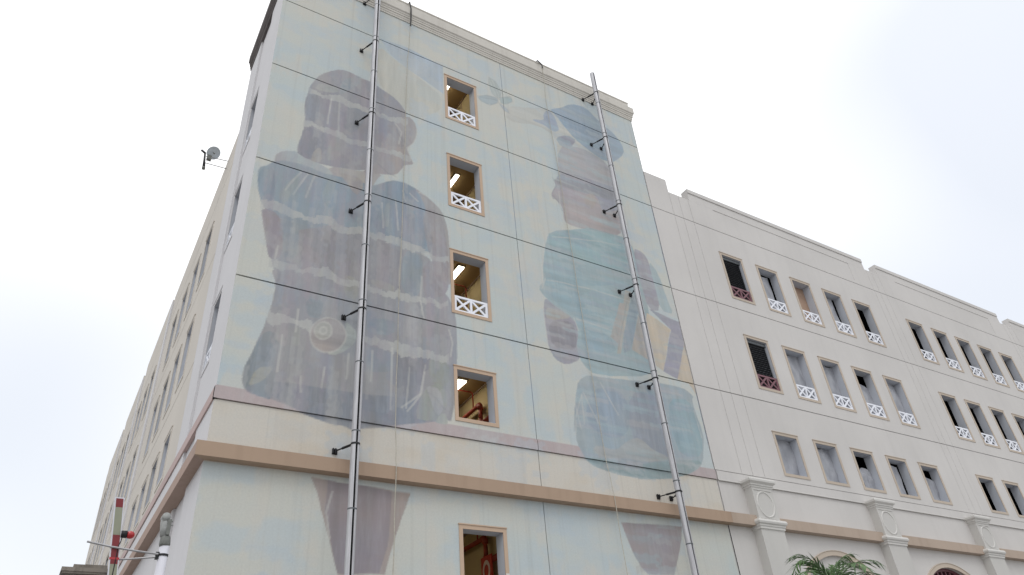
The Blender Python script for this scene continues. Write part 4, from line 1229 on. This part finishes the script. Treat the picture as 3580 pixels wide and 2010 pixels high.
# pilasters
def pil_block(b, hw, dep, z0, z1):
    b.box(-hw, hw, -dep, 0.01, z0, z1)
shaft = MB()
pil_block(shaft, 0.41, 0.275, 7.06, 7.97)
pil_block(shaft, 0.455, 0.275, 0.0, 6.83)
shaft_me = shaft.me('pilaster', M['pilaster'])
def moulding(prof, hw):
    v, f = sweep([(-hw, 0.01), (-hw, -0.275), (hw, -0.275), (hw, 0.01)], [(-1, 0), (0, -1), (1, 0)], prof)
    return mesh('capital', v, f, M['moulding'])
cap_me = moulding([(-0.1, 7.95), (0.0, 7.95), (0.02, 7.97), (0.02, 8.0), (0.045, 8.02), (0.045, 8.06), (0.07, 8.08), (0.105, 8.115), (0.11, 8.17), (0.095, 8.205), (-0.1, 8.215)], 0.41)
col_me = moulding([(-0.1, 6.80), (0.0, 6.80), (0.03, 6.82), (0.03, 6.87), (0.05, 6.89), (0.05, 6.93), (0.085, 6.955), (0.10, 7.0), (0.085, 7.05), (0.06, 7.07), (-0.1, 7.08)], 0.455)
v, f = [], []
for q in range(28):
    a = 2 * math.pi * q / 28
    for rr, d in ((0.29, -0.275), (0.30, -0.295), (0.325, -0.295), (0.335, -0.275)):
        v.append((rr * math.cos(a), d, 7.50 + rr * 1.12 * math.sin(a)))
for q in range(28):
    for c in range(3):
        a, b2 = q * 4 + c, ((q + 1) % 28) * 4 + c
        f.append((a, a + 1, b2 + 1, b2))
med_me = mesh('medallion', v, f, M['moulding'], True)
pan_me = MB().box(-0.33, 0.33, -0.292, -0.27, 7.885, 7.905).box(-0.33, 0.33, -0.292, -0.27, 7.10, 7.115).me('panel_bead', M['moulding'])
for x in PIL[:6]:
    p = add('pilaster', shaft_me, wing, (x, 0, 0))
    for nm, me in (('capital', cap_me), ('collar', col_me), ('medallion', med_me), ('panel_bead', pan_me)):
        add(nm, me, p)

# ------------------------------------------------------------------ left wing, seen at a grazing angle
lw = thing('side_building', 'cream side wing with narrow windows and white pilasters left of the mural', 'building', (6.0, 20.0, 0))
L0, L1 = TD + 0.012, 35.6
LB = [(5.98, 1.87, 4), (16.2, 1.80, 3), (22.9, 1.80, 3), (29.8, 1.80, 3)]
lwin = []
for bi, (ys, p, n) in enumerate(LB):
    for ri, (z, h) in enumerate(((15.04, 'T'), (11.565, 'T'), (8.69, 'S'))):
        for i in range(n):
            lwin.append((ys + p * i, z, h, bi, ri, i))
lh = [opening(y, z, h) for y, z, h, *_ in lwin]
YC = [L0, 14.55, 21.95, 28.9, L1]
for i in range(4):
    for j, z0 in enumerate(ZC):
        z1 = ZC[j + 1] if j < 3 else (19.36 if i == 0 else 19.12)
        lo, hi = YC[i] + (0.01 if i else 0), YC[i + 1] - 0.01
        zz0, zz1 = z0 + 0.015, z1 - (0.015 if j < 3 else 0)
        hs = [q for q in lh if q[0] > lo and q[1] < hi and q[2] > zz0 and q[3] < zz1]
        add('wall_panel', plate(LEFT, lo, hi, zz0, zz1, hs, 0.0, 0.03, None, 'wall_panel', M['tan_wing']), lw)
    if i:
        MB().box(0.0, 0.2, YC[i] + 0.75, YC[i + 1] - 0.35, 19.12, 19.70).build('parapet_block', M['tan_wing'], lw)
        MB().box(-0.05, 0.005, YC[i] - 0.12, YC[i] + 0.42, 8.42, 19.10).build('pilaster', M['white_wall'], lw)
add('wall_core', plate(LEFT, L0, L1, 0.0, 19.0, lh, 0.032, 0, None, 'wall_core', M['core_pale']), lw)
add('lower_wall', plate(LEFT, L0, L1, 0.0, 6.9, (), 0.0, 0.03, None, 'lower_wall', M['white_wall']), lw)
add('frieze', plate(LEFT, L0, L1, 7.18, 8.128, (), 0.0, 0.03, None, 'frieze', M['white_wall']), lw)
left_course.build('string_course', M['pink'], lw)
for y, z, h, bi, ri, i in lwin:
    window(lw, (0, y + OW, z), -math.pi / 2, 'side', h, None, 'sheet' if (i + ri) % 3 else None, seed=300 + bi * 20 + ri * 5 + i)
v, f = sweep([(0, TD + 0.004), (0, L1)], [(-1, 0)], LP)
add('ledge', mesh('ledge', v, f, M['ledge_left']), lw)
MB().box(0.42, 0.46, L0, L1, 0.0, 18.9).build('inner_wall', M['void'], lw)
MB().quad((0, L1, 0), (13, L1, 0), (13, L1, 19.1), (0, L1, 19.1)).build('end_wall', M['tan_wing'], lw)
MB().quad((13, TD, 0), (13, L1, 0), (13, L1, 19.1), (13, TD, 19.1)).build('far_wall', M['tan_wing'], lw)
MB().box(0.03, 13, TD + 0.02, L1 - 0.02, 18.85, 19.0).build('roof', M['roof'], lw)

# ------------------------------------------------------------------ steel masts
def mast(x, y, top, label):
    t = thing('mast_rail', label, 'mast', (x, y, 0), 'slotted steel masts fixed to the mural wall')
    R, n = 0.087, 40
    half = math.radians(15)
    sec = []
    for k in range(n + 1):
        a = -math.pi / 2 + half + (2 * math.pi - 2 * half) * k / n
        sec.append((R * math.cos(a), R * math.sin(a)))
    sec += [(sx * 0.80, sy * 0.80) for sx, sy in sec[::-1]]
    zs = []
    z = 6.11 - 1.56 * 4
    lev = []
    while z < top - 0.4:
        if z > 0.3:
            lev.append(z)
        z += 1.56
    lev = [0.0] + lev + [top]
    for a, b2 in zip(lev, lev[1:]):
        v, f = [], []
        m = len(sec)
        for zz in (a + 0.004, b2 - 0.004):
            v += [(x + sx, y + sy, zz) for sx, sy in sec]
        for k in range(m):
            f.append((k, (k + 1) % m, m + (k + 1) % m, m + k))
        h = m // 2
        for q in range(h - 1):
            f.append((q, q + 1, m - 2 - q, m - 1 - q))
            f.append((m + q, m + q + 1, 2 * m - 2 - q, 2 * m - 1 - q))
        o = add('rail_length', mesh('rail_length', v, f, M['steel']), t)
        if b2 < top:
            rb = MB().tube([(x, y, b2 - 0.014), (x, y, b2 + 0.014)], R + 0.0025, 20)
            rb.build('joint_sleeve', M['slat'], t)
    MB().tube([(x, y, 0), (x, y, top - 0.03)], 0.045, 10).build('inner_track', M['black_metal'], t)
    MB().tube([(x, y, top - 0.002), (x, y, top + 0.03), (x, y, top + 0.05)], [R, R * 0.97, R * 0.6], 24).build('end_cap', M['steel'], t)
    for z in (22.28, 19.95, 16.87, 13.70, 10.57, 7.40, 4.2, 1.2):
        if z > top:
            continue
        br = MB().tube([(x, y, z - 0.02), (x, y, z + 0.02)], R + 0.006, 20).build('bracket', M['black_metal'], t)
        for s in (-1, 1):
            px = x - 0.03 + s * 0.215
            p0, p1 = Vector((x + s * 0.07, y + 0.06, z)), Vector((px, -0.045, z + 0.0))
            mid = p0.lerp(p1, 0.55)
            add('arm', MB().tube([p0, mid, mid + (p1 - p0) * 0.01, p1], [0.026, 0.026, 0.015, 0.015], 8).me('arm', M['black_metal']), br)
            pl = MB().box(px - 0.055, px + 0.055, -0.012, 0.004, z - 0.06, z + 0.06).box(px - 0.016, px + 0.016, -0.07, -0.01, z - 0.05, z + 0.05)
            pl.box(px - 0.05, px - 0.034, -0.055, -0.01, z - 0.05, z + 0.06).tube([(px + 0.03, 0, z - 0.03), (px + 0.03, -0.04, z - 0.03)], 0.01, 6)
            add('wall_plate', pl.me('wall_plate', M['black_metal']), br)
    return t


mast(2.66, -0.5, 25.2, 'slotted stainless steel mast in front of the large mural figure')
mast(11.15, -0.5, 23.33, 'slotted stainless steel mast in front of the teal mural figure')

# ------------------------------------------------------------------ ropes
def rope(pts, r, mat, label):
    rb = MB()
    P = []
    for (x0, y0, z0), (x1, y1, z1) in zip(pts, pts[1:]):
        for k in range(8):
            t = k / 8
            P.append((x0 + (x1 - x0) * t + 0.006 * math.sin(9 * t + z0), y0 + (y1 - y0) * t, z0 + (z1 - z0) * t))
    P.append(pts[-1])
    o = thing('hanging_rope', label, 'rope', (pts[-1][0], pts[-1][1], 0), 'ropes hanging down the mural')
    rb.tube(P, r, 6).build('cord', mat, o)
    return o


ro = rope([(3.93, -0.14, 22.0), (3.86, -0.06, 20.0), (3.82, -0.05, 16.0), (3.72, -0.05, 11.0), (3.68, -0.07, 8.4), (3.65, -0.22, 7.2), (3.62, -0.23, 5.0), (3.6, -0.2, 1.2)], 0.009, M['rope'],
          'thin rope hanging over the cornice just right of the left mast')
MB().tube([(3.93, 0.05, 23.36), (3.93, -0.06, 23.37), (3.94, -0.15, 22.9), (3.94, -0.15, 22.4), (3.93, -0.14, 21.98)], 0.024, 6).build('protective_sleeve', M['rope_dark'], ro)
ro = rope([(9.11, -0.15, 22.95), (9.11, -0.06, 21.0), (9.22, -0.05, 18.0), (9.26, -0.05, 14.5), (9.3, -0.05, 11.0), (9.31, -0.07, 8.4), (9.28, -0.22, 7.2), (9.3, -0.23, 5.0), (9.3, -0.2, 1.2)], 0.009, M['rope'],
          'thin rope hanging over the cornice left of the right mast')
MB().tube([(8.99, 0.04, 23.36), (9.0, -0.05, 23.37), (9.1, -0.14, 23.1), (9.11, -0.15, 22.9)], 0.024, 6).build('protective_sleeve', M['rope_dark'], ro)

# ------------------------------------------------------------------ things inside the tower rooms
def lamp(x, y0, y1, z, w, where):
    t = thing('fluorescent_lamp', 'lit fluorescent ceiling lamp seen through the ' + where, 'lamp', (x, (y0 + y1) / 2, z), 'lit lamps behind the tower windows')
    MB().box(x - w / 2, x + w / 2, y0, y1, z - 0.05, z - 0.004).build('tray', M['lamp_body'], t)
    MB().box(x - w / 2 + 0.02, x + w / 2 - 0.02, y0 + 0.02, y1 - 0.02, z - 0.085, z - 0.051).build('tube', M['tube_lamp'], t)
    return t


lamp(6.09, 1.25, 2.5, 10.41, 0.26, 'lowest upper window beside the pink band')
lamp(6.08, 1.03, 2.3, 13.9, 0.20, 'third window from the top of the mural')
lamp(6.05, 0.98, 2.2, 17.38, 0.15, 'second window from the top of the mural')
lamp(5.60, 0.42, 1.5, 20.9, 0.20, 'topmost window of the mural')
lamp(4.6, 1.6, 2.8, 6.93, 0.20, 'x')['label'] = 'ceiling lamp lighting the room behind the window under the brown ledge'


def fire_pipe(x, y, z, ztop, where, low):
    t = thing('fire_pipe', 'red fire pipe with elbows inside the ' + where, 'pipe', (x, y, low), 'red pipes behind the tower windows')
    MB().tube([(x, 3.6, z), (x, y, z)], 0.055, 12).build('main_pipe', M['red_pipe'], t, True)
    MB().tube([(x, y + 0.12, z), (x, y + 0.10, z), (x, y + 0.0, z), (x, y - 0.03, z - 0.05), (x, y - 0.03, z - 0.14)], 0.072, 12).build('elbow', M['red_pipe'], t, True)
    MB().tube([(x, y - 0.03, z - 0.1), (x, y - 0.03, z - 0.5)], 0.055, 12).build('drop_pipe', M['red_pipe'], t, True)
    MB().tube([(x, y - 0.03, z - 0.42), (x, y - 0.03, z - 0.52), (x, y - 0.12, z - 0.56), (x, y - 0.6, z - 0.56)], 0.07, 12).build('elbow', M['red_pipe'], t, True)
    MB().tube([(x, y + 0.33, z), (x, y + 0.33, ztop - 0.10), (x - 0.05, y + 0.33, ztop - 0.06), (x - 0.5, y + 0.33, ztop - 0.06), (x - 0.5, y + 0.33, ztop - 0.01)], 0.018, 8).build('sprinkler_branch', M['red_pipe'], t, True)


fire_pipe(6.66, 1.45, 9.84, 10.41, 'lowest upper window beside the pink band', 9.3)
fire_pipe(6.70, 1.62, 6.49, 6.93, 'window under the brown ledge', 5.9)
fire_pipe(6.66, 1.55, 12.62, 13.9, 'third window from the top of the mural', 12.1)
t = thing('wall_sign', 'red sign with a pale ring hanging below the red pipe under the ledge', 'sign', (6.84, 1.4, 5.0))
MB().box(6.60, 6.63, 1.18, 1.66, 5.05, 6.02).build('sign_board', M['sign_red'], t)
v, f = [], []
for q in range(30):
    a = 2 * math.pi * q / 30
    for rr in (0.10, 0.17):
        v.append((6.594, 1.42 + rr * math.cos(a), 5.70 + rr * 1.35 * math.sin(a)))
for q in range(30):
    a, b2 = 2 * q, 2 * ((q + 1) % 30)
    f.append((a, a + 1, b2 + 1, b2))
add('ring', mesh('ring', v, f, M['sign_white']), t)

# ------------------------------------------------------------------ dish on the side wing
t = thing('antenna_dish', 'small pale dish antenna on a short pole off the cream side wing', 'antenna', (0, 5.6, 19.2))
px, py = -0.70, 5.6
MB().tube([(px + 0.03, py, 18.68), (px, py, 19.0), (px - 0.03, py, 19.36)], [0.05, 0.035, 0.03], 10).build('pole', M['black_metal'], t, True)
MB().tube([(px + 0.028, py, 18.66), (px + 0.022, py, 18.74)], 0.052, 10).build('pole_foot', M['dark_collar'], t, True)
MB().tube([(px - 0.01, py, 19.33), (px - 0.15, py, 19.42)], 0.035, 10).build('side_mount', M['black_metal'], t, True)
MB().tube([(px + 0.02, py, 18.93), (0.03, py, 18.96)], 0.014, 6).build('arm', M['steel_rod'], t)
MB().tube([(px + 0.02, py, 19.22), (0.03, py, 19.30)], 0.014, 6).build('arm', M['steel_rod'], t)
MB().box(px + 0.05, px + 0.19, py - 0.06, py + 0.06, 19.10, 19.27).build('receiver', M['dark_collar'], t)
v, f = [], []
ax = Vector((0.35, -0.55, -0.75)).normalized()
u = ax.orthogonal().normalized()
w = ax.cross(u)
c0 = Vector((-0.49, py - 0.02, 19.44))
for i in range(7):
    rr = 0.225 * math.sin(i / 6 * math.pi / 2)
    dp = 0.09 * (1 - math.cos(i / 6 * math.pi / 2))
    for k in range(24):
        a = 2 * math.pi * k / 24
        v.append(tuple(c0 - ax * (0.06 - dp * 0.9) + (u * math.cos(a) + w * math.sin(a)) * rr))
for i in range(6):
    for k in range(24):
        a, b2 = i * 24 + k, i * 24 + (k + 1) % 24
        f.append((a, b2, b2 + 24, a + 24))
add('reflector', mesh('reflector', v, f, M['dish'], True), t)
MB().tube([c0, c0 + ax * 0.10], 0.02, 8).build('feed', M['dark_collar'], t)

# ------------------------------------------------------------------ raised barrier arm
t = thing('barrier_arm', 'raised red and grey striped barrier arm with a red lamp near the white post', 'barrier', (-0.95, -3.55, 0))
def boom(z):            # centre line of the leaning arm
    return -1.425 - (z - 4.89) * 0.122
def leaning(z0, z1, x0, x1, y0, y1):
    b = MB()
    n = 0
    for z in (z0, z1):
        for y in (y0, y1):
            for x in (x0, x1):
                b.v.append((boom(z) + x, -3.55 + y, z))
    b.f += [(0, 1, 3, 2), (4, 6, 7, 5), (0, 4, 5, 1), (1, 5, 7, 3), (3, 7, 6, 2), (2, 6, 4, 0)]
    return b
leaning(0.9, 4.90, -0.052, 0.052, -0.018, 0.018).build('boom', M['post_white'], t)
zt, red = 4.885, True
for ln in (0.107, 0.33, 0.335, 0.33, 0.335, 0.33, 0.335, 0.33, 0.335, 0.33, 0.335, 0.33):
    if zt - ln < 0.95:
        break
    leaning(zt - ln + 0.001, zt, -0.040, 0.040, -0.021, -0.0175).build('band', M['band_red' if red else 'band_grey'], t)
    zt -= ln
    red = not red
leaning(4.165, 4.19, -0.054, 0.054, -0.023, 0.02).build('clip', M['lens_red'], t)
lx = boom(4.47)
lo = MB().tube([(lx + 0.05, -3.56, 4.465), (lx + 0.115, -3.56, 4.465)], [0.042, 0.045], 14).build('lamp', M['black_metal'], t, True)
v, f = [], []
for i in range(7):
    th = math.pi * i / 6
    for k in range(14):
        a = 2 * math.pi * k / 14
        v.append((lx + 0.15 - 0.052 * math.cos(th), -3.56 + 0.047 * math.sin(th) * math.cos(a), 4.462 + 0.047 * math.sin(th) * math.sin(a)))
for i in range(6):
    for k in range(14):
        a, b2 = i * 14 + k, i * 14 + (k + 1) % 14
        f.append((a, b2, b2 + 14, a + 14))
add('lens', mesh('lens', v, f, M['lens_red'], True), lo)
MB().tube([(lx + 0.07, -3.56, 4.43), (lx + 0.062, -3.57, 4.36), (lx + 0.05, -3.57, 4.33), (lx + 0.06, -3.57, 3.6), (lx + 0.12, -3.57, 1.2)], 0.006, 6).build('cable', M['black_metal'], t)
MB().box(-1.10, -0.78, -3.72, -3.38, 0.0, 1.05).build('cabinet', M['post_white'], t)

# ------------------------------------------------------------------ white post with a lamp head and rods
t = thing('lamp_post', 'white round post with a grey housing on top and two thin rods', 'post', (-0.82, -3.6, 0))
MB().tube([(-0.82, -3.6, 0), (-0.82, -3.6, 4.36)], 0.055, 20).build('post', M['post_white'], t, True)
MB().tube([(-0.825, -3.6, 4.345), (-0.825, -3.6, 4.37), (-0.83, -3.6, 4.45), (-0.83, -3.6, 4.47)], [0.058, 0.066, 0.058, 0.05], 16).build('collar', M['dark_collar'], t, True)
MB().tube([(-0.85, -3.60, 4.46), (-0.855, -3.60, 4.55), (-0.865, -3.60, 4.64), (-0.87, -3.60, 4.67)], [0.047, 0.056, 0.056, 0.045], 14).build('housing', M['grey_plastic'], t, True)
MB().box(-0.845, -0.80, -3.665, -3.54, 4.47, 4.66).build('heat_sink', M['dark_collar'], t)
MB().tube([(-0.87, -3.655, 4.69), (-0.87, -3.545, 4.69)], 0.052, 16).build('pivot', M['grey_plastic'], t, True)
MB().tube([(-0.86, -3.62, 4.67), (-0.78, -3.62, 4.65)], 0.016, 8).build('bolt', M['grey_plastic'], t)
MB().tube([(-0.82, -3.63, 4.59), (-0.775, -3.63, 4.60)], 0.010, 6).build('bolt', M['grey_plastic'], t)
MB().tube([(-0.82, -3.6, 4.225), (-0.82, -3.6, 4.25)], 0.060, 18).build('clamp', M['black_metal'], t)
MB().box(-0.905, -0.865, -3.63, -3.57, 4.19, 4.27).build('clamp_block', M['black_metal'], t)
MB().tube([(-0.88, -3.64, 4.24), (-1.1, -3.62, 4.262), (-1.4, -3.58, 4.305), (-1.66, -3.53, 4.36)], 0.0125, 8).build('rod', M['steel_rod'], t)
MB().tube([(-0.88, -3.60, 4.215), (-1.28, -3.50, 4.185)], 0.0105, 8).build('rod', M['steel_rod'], t)

# ------------------------------------------------------------------ low grey annex far along the side wing
t = thing('annex_building', 'low stained grey building edge with a stepped cornice behind the barrier arm', 'building', (-0.8, 19.0, 0))
MB().box(-1.33, -0.06, 16.6, 24.0, 0.0, 8.62).build('wall', M['annex'], t)
for i, (p, z0, z1) in enumerate(((0.04, 8.62, 8.72), (0.0, 8.72, 8.80), (0.10, 8.80, 8.87), (0.14, 8.87, 9.0))):
    MB().box(-1.33 - p, -0.055 + 0.002 * i, 16.6 - p, 24.0, z0, z1).build('cornice_step', M['annex'], t)
MB().box(-1.12, -0.06, 16.75, 24.0, 9.0, 9.17).build('parapet', M['annex'], t)
MB().box(-0.75, -0.06, 16.9, 24.0, 9.17, 9.22).build('coping', M['annex'], t)

# ------------------------------------------------------------------ palm in front of the arcade
t = thing('palm_tree', 'green palm fronds rising in front of the blind arch', 'palm', (14.0, -2.0, 0))
P = [(14.0 + 0.05 * math.sin(k * 0.7), -2.0, 4.93 * k / 12) for k in range(13)]
MB().tube(P, [0.16 - 0.06 * k / 12 + (0.008 if k % 2 else 0) for k in range(13)], 12).build('trunk', M['trunk'], t, True)


def frond(base, az, el, length, droop, seed, lw=0.42):
    rnd = random.Random(seed)
    d = Vector((math.cos(az), math.sin(az), 0))
    side = Vector((-d.y, d.x, 0))
    pts = []
    N = 16
    p = Vector(base)
    e = el
    for k in range(N + 1):
        pts.append(p.copy())
        p = p + (d * math.cos(e) + Vector((0, 0, 1)) * math.sin(e)) * (length / N)
        e -= droop / N * (0.4 + 1.2 * k / N)
    b = MB().tube(pts, [0.016 * (1 - 0.8 * k / N) + 0.002 for k in range(N + 1)], 6)
    for k in range(3, N * 3 // 2 + 1):
        u = k / (1.5 * N)
        i = min(int(u * N), N - 1)
        q = pts[i].lerp(pts[i + 1], u * N - i)
        tan = (pts[i + 1] - pts[i]).normalized()
        up = side.cross(tan)
        L = lw * (0.55 + 0.75 * math.sin(math.pi * (0.12 + 0.84 * u))) * rnd.uniform(0.8, 1.1)
        for s in (-1, 1):
            if rnd.random() < 0.06:
                continue
            dr = (tan * rnd.uniform(0.65, 1.05) + side * s * rnd.uniform(0.5, 0.8) + up * rnd.uniform(0.0, 0.55)).normalized()
            wv = dr.cross(up).normalized() * 0.02
            m1 = q + dr * L * 0.45 + Vector((0, 0, -0.01))
            m2 = q + dr * L + Vector((0, 0, -0.10 * L - rnd.uniform(0, 0.08)))
            n = len(b.v)
            b.v += [tuple(q - wv * 0.4), tuple(q + wv * 0.4), tuple(m1 - wv), tuple(m1 + wv), tuple(m2)]
            b.f += [(n, n + 1, n + 3, n + 2), (n + 2, n + 3, n + 4)]
    b.build('frond', M['leaf'], t)


base = (14.0, -2.0, 4.9)
for k, (az, el, ln, dr, lw) in enumerate([(172, 74, 1.55, 3.0, .46), (150, 80, 1.2, 1.6, .46), (10, 66, 1.25, 1.5, .42), (28, 60, 1.25, 1.5, .42), (-20, 72, 1.15, 1.3, .40), (60, 68, 1.2, 1.4, .40),
                                          (188, 30, 1.75, 1.5, .36), (200, 18, 1.6, 1.2, .34), (-60, 50, 1.3, 1.5, .38), (110, 45, 1.4, 1.5, .38), (-110, 35, 1.5, 1.4, .38), (5, 45, 1.2, 1.5, .40), (-35, 35, 1.4, 1.5, .4)]):
    frond(base, math.radians(az), math.radians(el), ln, dr, 40 + k, lw)
